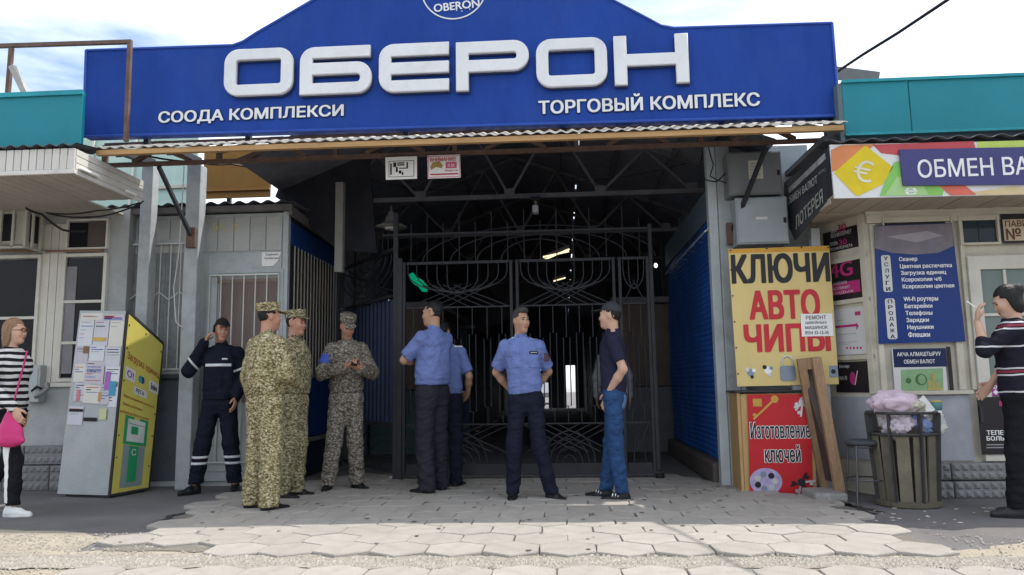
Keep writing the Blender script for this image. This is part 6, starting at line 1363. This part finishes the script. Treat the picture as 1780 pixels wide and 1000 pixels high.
pol = M('police_blue', spec=.06, rgb=(.135, .18, .39), rough=.8, var=.08, vs=8, bump=.8, bs=9, bd=.05, stretch=(1, 1, 1.6)); poln = M('police_navy', spec=.06, rgb=(.013, .015, .027), rough=.8, var=.15, bump=.8, bs=9, bd=.05, stretch=(1, 1, 1.6)); polg = M('police_charcoal', spec=.06, rgb=(.026, .025, .034), rough=.8, var=.15, bump=.8, bs=9, bd=.05, stretch=(1, 1, 1.6))
navyf = M('fire_navy', spec=.06, rgb=(.011, .013, .022), rough=.8, var=.2, bump=.8, bs=9, bd=.05); refl = M('reflective_tape', (.52, .54, .56), rough=.4, bump=0); shoeb = M('shoe_black', (.012, .012, .013), rough=.4, var=.2)
jeans = M('denim', spec=.06, rgb=(.026, .062, .15), rough=.85, var=.32, vs=9, bump=.8, bs=11, bd=.05, stretch=(1, 1, 1.7)); polo = M('polo_navy', spec=.06, rgb=(.022, .022, .045), rough=.85, var=.12, bump=.2, bs=150); blk = M('fabric_black', spec=.06, rgb=(.014, .014, .017), rough=.85, var=.2, bump=.8, bs=9, bd=.05); whs = M('sneaker_white', (.62, .62, .60), rough=.5, var=.08)
stripeW = striped('stripes_black_white', [(0, .5, (.58, .57, .56))], .058, .0, (.016, .016, .019)); stripeN = striped('stripes_navy', [(.0, .035, (.55, .55, .57)), (.06, .12, (.22, .035, .06)), (.145, .18, (.55, .55, .57)), (.62, .655, (.55, .55, .57))], .34, .04, (.016, .016, .025))
down = lambda s: dict(e=(.255*s, .03, 1.14), w=(.275*s, -.03, .90), f=(0, -.15, -1), n=(-s, 0, 0), c=.6, t=-s)
# firefighter on the phone: right hand to ear, wide stance
rf_, Hf = person('person in navy uniform with reflective bands and black cap, phoning', 377, 858, radians(8), .985, seed=11, skin=skC, cap=('ball', M('cap_black', (.012, .012, .014), rough=.8)), hair=hairb, hyaw=radians(30), hroll=.08,
       lapel=navyf, top=navyf, trousers=navyf, topname='jacket', hem=.93, loose=.03, shoe=shoeb, boot=.14, sole=None, srad=(.074, .068, .058), trad=(.105, .088, .078), them=.10,
       armR=dict(e=(-.36, -.03, 1.22), w=(-.155, -.11, 1.50), f=(.45, -.05, .8), n=(.7, .1, -.3), c=.9, t=1), armL=dict(e=(.26, .03, 1.15), w=(.22, -.14, .95), f=(0, -.3, -1), n=(-1, 0, 0), c=.6, t=-1),
       legR=((-.17, -.02, .49), (-.25, .0, .075), -.7), legL=((.14, -.02, .49), (.19, .04, .075), .2), legbands=((.30, refl, 0), (.36, refl, 0)), armband=refl,
       patches=(('chest_band', 'top', (-.14, -.25, 1.255), (.15, -.02, 1.285), refl, .004), ('cap_badge', 'top', (.05, -.25, 1.32), (.11, -.05, 1.34), refl, .005)))
item(rf_, 'mobile_phone', 'black mobile phone held to ear of person with reflective bands', 'phone', [loft(Hf(-.092, -.005, -.055), Hf(-.088, .0, .045), (0, 1, 0), [(0, .030, .007), (1, .030, .007)], .004, 6)], black, .004)
# soldier seen from behind, turned to the right
r1_, H1 = person('person in yellowish camouflage and cap standing with back to street', 456, 889, radians(148), 1.0, seed=21, skin=skC, cap=('patrol', camoSun), hair=hairb, hyaw=radians(-12), group=None,
       top=camoSun, trousers=camoSun, topname='jacket', hem=.965, loose=.036, blouse=.02, srad=(.080, .076, .062), trad=(.114, .100, .092), them=.05, shoe=shoeb, fat=1.08,
       armL=dict(e=(.28, -.0, 1.13), w=(.27, -.07, .89), f=(0, -.15, -1), n=(-1, 0, 0), c=.8, t=-1), armR=dict(e=(-.28, -.02, 1.14), w=(-.12, -.24, 1.08), f=(.9, -.3, .1), n=(0, 1, 0), c=.6, t=1),
       legL=((.12, -.015, .49), (.13, .02, .075), -.8), legR=((-.10, -.01, .49), (-.13, .02, .075), -.2), lean=(0, -.01))
# soldier behind him facing right
person('person in olive camouflage partly hidden behind the yellowish camouflage one', 506, 867, radians(82), 1.0, seed=31, skin=skC, cap=('patrol', camoG), hair=hairb, hyaw=radians(-10),
       lapel=camoG, top=camoG, trousers=camoG, topname='jacket', hem=.965, loose=.034, blouse=.02, srad=(.078, .074, .06), trad=(.108, .094, .085), them=.05, shoe=shoeb,
       armL=dict(e=(.27, .10, 1.16), w=(.12, .20, 1.0), f=(-.9, .1, -.3), n=(0, 1, 0), c=.6, t=-1), armR=dict(e=(-.27, .10, 1.16), w=(-.10, .20, 1.0), f=(.9, .1, -.3), n=(0, 1, 0), c=.6, t=1), legL=((.10, -.015, .49), (.10, .0, .075), .1), legR=((-.10, -.015, .49), (-.11, .05, .075), -.1))
# soldier with phone
r3_, H3 = person('person in grey camouflage looking down at phone in both hands', 600, 854, radians(22), 1.005, seed=41, skin=skC, cap=('patrol', camoD), hair=hairb, hpitch=.40, hyaw=radians(8), hoff=(0, -.02, -.012),
       lapel=camoD, top=camoD, trousers=camoD, topname='jacket', hem=.965, loose=.03, blouse=.016, srad=(.074, .070, .056), trad=(.105, .090, .080), them=.06, shoe=shoeb,
       armR=dict(e=(-.29, -.06, 1.15), w=(-.05, -.27, 1.20), f=(.75, -.45, .25), n=(.2, .3, 1), c=.5, t=1), armL=dict(e=(.28, -.08, 1.15), w=(.11, -.29, 1.18), f=(-.45, -.5, .2), n=(-.2, .2, 1), c=.9, t=-1),
       legR=((-.13, -.02, .49), (-.19, .02, .075), -.35), legL=((.10, -.02, .49), (.13, .02, .075), .55), patches=(('sleeve_badge', 'top', (-.33, -.12, 1.25), (-.20, .02, 1.34), M('badge_blue', (.06, .10, .42)), .005), ('chest_pocket', 'top', (-.13, -.25, 1.22), (-.04, -.02, 1.33), camoD, .007), ('chest_pocket', 'top', (.04, -.25, 1.22), (.13, -.02, 1.33), camoD, .007)))
item(r3_, 'mobile_phone', 'dark mobile phone held by the person in grey camouflage', 'phone', [loft((.03, -.40, 1.215), (.055, -.34, 1.265), (1, 0, 0), [(0, .036, .007), (1, .036, .007)], .004, 6)], black, .004)
# policeman with folded arms seen from the back left
person('person in blue uniform shirt with folded arms turned to left', 752, 859, radians(232), 1.055, seed=51, skin=skA, hair=hairb, hairkind='short', hyaw=radians(28),
       top=pol, trousers=polg, hem=.975, sleeve='short', loose=.022, blouse=.026, slt=.86, srad=(.070, .068, .05), trad=(.104, .090, .086), them=.045, shoe=shoeb, belt=None, lean=(0, .015),
       armL=dict(e=(.26, -.14, 1.20), w=(-.06, -.24, 1.19), f=(-1, .1, .25), n=(0, 1, 0), c=.5, t=-1), armR=dict(e=(-.26, -.14, 1.20), w=(.06, -.22, 1.24), f=(1, .1, -.1), n=(0, 1, 0), c=.5, t=1),
       legL=((.10, -.01, .49), (.10, .03, .075), .3), legR=((-.10, -.02, .49), (-.13, -.02, .075), -.25), patches=(('waistband', 'top', (-.25, -.25, .974), (.25, .25, 1.01), pol, .006),))
# policeman hidden behind him
person('person in blue uniform shirt mostly hidden behind the one with folded arms', 778, 848, radians(172), .97, seed=61, skin=skA, hair=hairb, top=pol, trousers=poln, hem=.965, sleeve='short', loose=.02, blouse=.022, slt=.84, srad=(.068, .066, .05), trad=(.098, .082, .074), them=.055, shoe=shoeb,
       armL=dict(e=(.26, .0, 1.16), w=(.12, -.18, 1.0), f=(-.8, -.3, -.2), n=(0, 1, 0), c=.5, t=-1), armR=dict(e=(-.28, .02, 1.14), w=(-.22, -.12, .96), f=(.6, -.5, -.4), n=(0, 1, 0), c=.5, t=1), hoff=(.06, -.04, -.02), hpitch=.35,
       patches=(('epaulette', 'top', (-.20, -.03, 1.44), (-.10, .05, 1.53), white_m, .005),))
# policeman facing the street, hands behind his back
person('person in blue uniform shirt facing street with hands behind back', 917, 871, radians(4), .975, seed=71, skin=skA, hair=hairg, hairkind='top', hyaw=radians(34), hpitch=-.04,
       lapel=pol, top=pol, trousers=poln, hem=.965, sleeve='short', loose=.020, blouse=.018, slt=.84, srad=(.068, .067, .05), trad=(.098, .080, .070), them=.06, shoe=shoeb, lean=(-.04, 0), belt=black,
       armR=dict(e=(-.31, .10, 1.16), w=(-.15, .20, .98), f=(.8, .2, -.5), n=(0, 1, 0), c=.5, t=1), armL=dict(e=(.25, .12, 1.16), w=(.08, .21, .98), f=(-.8, .1, -.3), n=(0, 1, 0), c=.5, t=-1),
       legR=((-.13, -.01, .49), (-.15, .03, .075), -.1), legL=((.13, -.03, .49), (.25, -.02, .075), .75),
       patches=(('chest_pocket', 'top', (-.145, -.25, 1.19), (-.05, -.02, 1.31), pol, .006), ('chest_pocket', 'top', (.04, -.25, 1.19), (.135, -.02, 1.31), pol, .006), ('name_badge', 'top', (.04, -.25, 1.315), (.135, -.02, 1.345), M('badge_dark', (.03, .04, .05)), .007), ('badge_line', 'top', (.05, -.25, 1.325), (.125, -.02, 1.333), white_m, .009), ('placket', 'top', (-.055, -.25, .98), (-.028, -.02, 1.43), pol, .006), ('sleeve_badge', 'top', (.20, -.09, 1.25), (.30, .03, 1.33), M('badge_maroon', (.10, .05, .06)), .005), ('epaulette', 'top', (-.17, -.03, 1.45), (-.09, .05, 1.55), M('epaulette_grey', (.28, .34, .48)), .005), ('epaulette', 'top', (.05, -.03, 1.45), (.13, .05, 1.55), MATS['epaulette_grey'], .005)))
# man in cap and jeans
person('person in dark cap, navy polo and blue jeans looking left', 1073, 870, radians(-96), .995, seed=81, skin=skB, hair=hairb, hairkind='short', cap=('ball', M('cap_grey', (.035, .036, .042), rough=.85)), hyaw=radians(-12), hpitch=-.05,
       lapel=polo, top=polo, trousers=jeans, hem=.94, sleeve='short', loose=.014, blouse=.010, slt=.72, srad=(.060, .062, .05), trad=(.094, .074, .064), them=.075, shoe=shoeb, sole=M('sole_grey', (.10, .10, .10)), shoe_stripes=1,
       armL=dict(e=(.235, .10, 1.14), w=(.128, -.05, .94), f=(-.15, -.2, -.95), n=(-1, 0, 0), c=.2, t=-1), armR=dict(e=(-.235, .08, 1.14), w=(-.155, -.06, .93), f=(.1, -.3, -.9), n=(1, 0, 0), c=.4, t=1),
       legL=((.09, -.0, .49), (.10, .05, .075), .1), legR=((-.10, -.04, .49), (-.10, -.11, .075), -.15), patches=(('back_pocket', 'trousers', (.03, .02, .80), (.13, .25, .92), M('denim_sunlit', (.10, .17, .30)), .004),))  # pocket patch made pale: sunlight on the back of the jeans, painted in
# woman in striped top walking in from the left
rw_, Hw = person('person in black and white striped top walking with pink bag', 2, 896, radians(88), .945, seed=91, slim=.86, fem=1, skin=skB, hair=hairl, hairkind='long', hyaw=radians(4), top=stripeW, trousers=blk, topname='sweater', hem=.93, loose=.022, sleeve='long', cuff=.92, srad=(.06, .056, .046), trad=(.094, .072, .062), them=.10, shoe=whs, sole=whs, laces=1, collar=0,
       armR=dict(e=(-.25, .0, 1.13), w=(-.24, -.24, .93), f=(0, -.5, -.9), n=(1, 0, 0), c=.7, t=1), armL=dict(e=(.24, .06, 1.13), w=(.22, .0, .9), f=(0, -.1, -1), n=(-1, 0, 0), c=.5, t=-1),
       legR=((-.09, -.16, .49), (-.09, -.17, .075), 0), legL=((.09, .02, .50), (.09, .30, .13), 0), patches=(('side_stripe', 'trousers', (-.30, -.16, .12), (-.09, -.095, .95), white_m, .004),))
pk = M('bag_pink', (.50, .035, .16), rough=.45, var=.12)
bg_ = item(rw_, 'shoulder_bag', 'bright pink slouchy shoulder bag of the person in striped top', 'bag', [ell((-.225, -.20, .72), (.055, .13, .11), None, .05), ell((-.225, -.19, .84), (.035, .06, .08), None, .06), ell((-.225, -.20, .66), (.05, .15, .05), None, .04)], pk, .007)
st_ = surf([cone((.02, -.14, 1.44), (-.10, -.175, 1.2), .012, .012, .01, (np.array([0, 1, 0], np.float32), .5)), cone((-.10, -.175, 1.2), (-.225, -.19, .88), .012, .012, .01, (np.array([0, 1, 0], np.float32), .5))], .005); so2 = link('strap', npmesh('strap', *st_, pk), None, bg_)
gl = MB()
gm_ = M('spectacles_amber', (.10, .04, .015), rough=.3)
gob = []
for sx_ in (-1, 1): gob.append([Hw(sx_*.033+.02*cos(2*pi*k/16), -.112, .0+.017*sin(2*pi*k/16)) for k in range(17)])
gob += [[Hw(-.013, -.115, .004), Hw(.013, -.115, .004)], [Hw(.053, -.11, .004), Hw(.08, .01, .0)], [Hw(-.053, -.11, .004), Hw(-.08, .01, .0)]]
gq = thing('spectacles', 'amber framed spectacles worn by the person in striped top', 'spectacles', rw_.location); gq.rotation_euler = rw_.rotation_euler; gq.scale = rw_.scale; ORG[gq.name] = Vector((0, 0, 0))
for pts_ in gob: MB().tube(pts_, .003, 5).build('rim', gm_, gq)
# woman at the right, hand raised to her brow
rr_w, Hr = person('person in navy striped jumper raising a hand to the brow', 1790, 899, radians(-112), .985, seed=95, fem=1, skin=skB, slim=.82, hair=hairb, hairkind='bob', hyaw=radians(10), hpitch=.36, hoff=(0, -.02, -.012), top=stripeN, trousers=blk, topname='jumper', hem=.88, loose=.022, cuff=.25, srad=(.064, .062, .056), trad=(.098, .082, .078), them=.07, shoe=M('shoe_charcoal', (.03, .03, .034), rough=.5), collar=0, lean=(0, .02),
       armL=dict(e=(.24, -.22, 1.24), w=(.10, -.24, 1.46), f=(-.1, .10, 1), n=(0, 1, -.1), c=.7, t=-1), armR=dict(e=(-.25, -.03, 1.14), w=(-.18, -.16, .98), f=(0, -.6, -.6), n=(1, 0, 0), c=.5, t=1),
       legL=((.085, -.05, .49), (.085, -.08, .075), .15), legR=((-.085, -.03, .49), (-.09, -.02, .075), -.1))
item(rr_w, 'cigarette', 'white cigarette between fingers of the person in navy jumper', 'cigarette', [cone((.085, -.25, 1.575), (.10, -.30, 1.62), .0055, .0055, .002)], white_m, .003)
# someone inside the passage
person('person in pale grey shirt inside the passage behind the one in jeans', 0, 0, radians(170), .95, at=(PY(1066, 700, 9.9).x, 9.9, 0), seed=99, skin=skA, hair=hairb, top=M('shirt_pale_grey', (.30, .30, .31)), trousers=poln, hem=.9, loose=.03, srad=(.07, .064, .05))
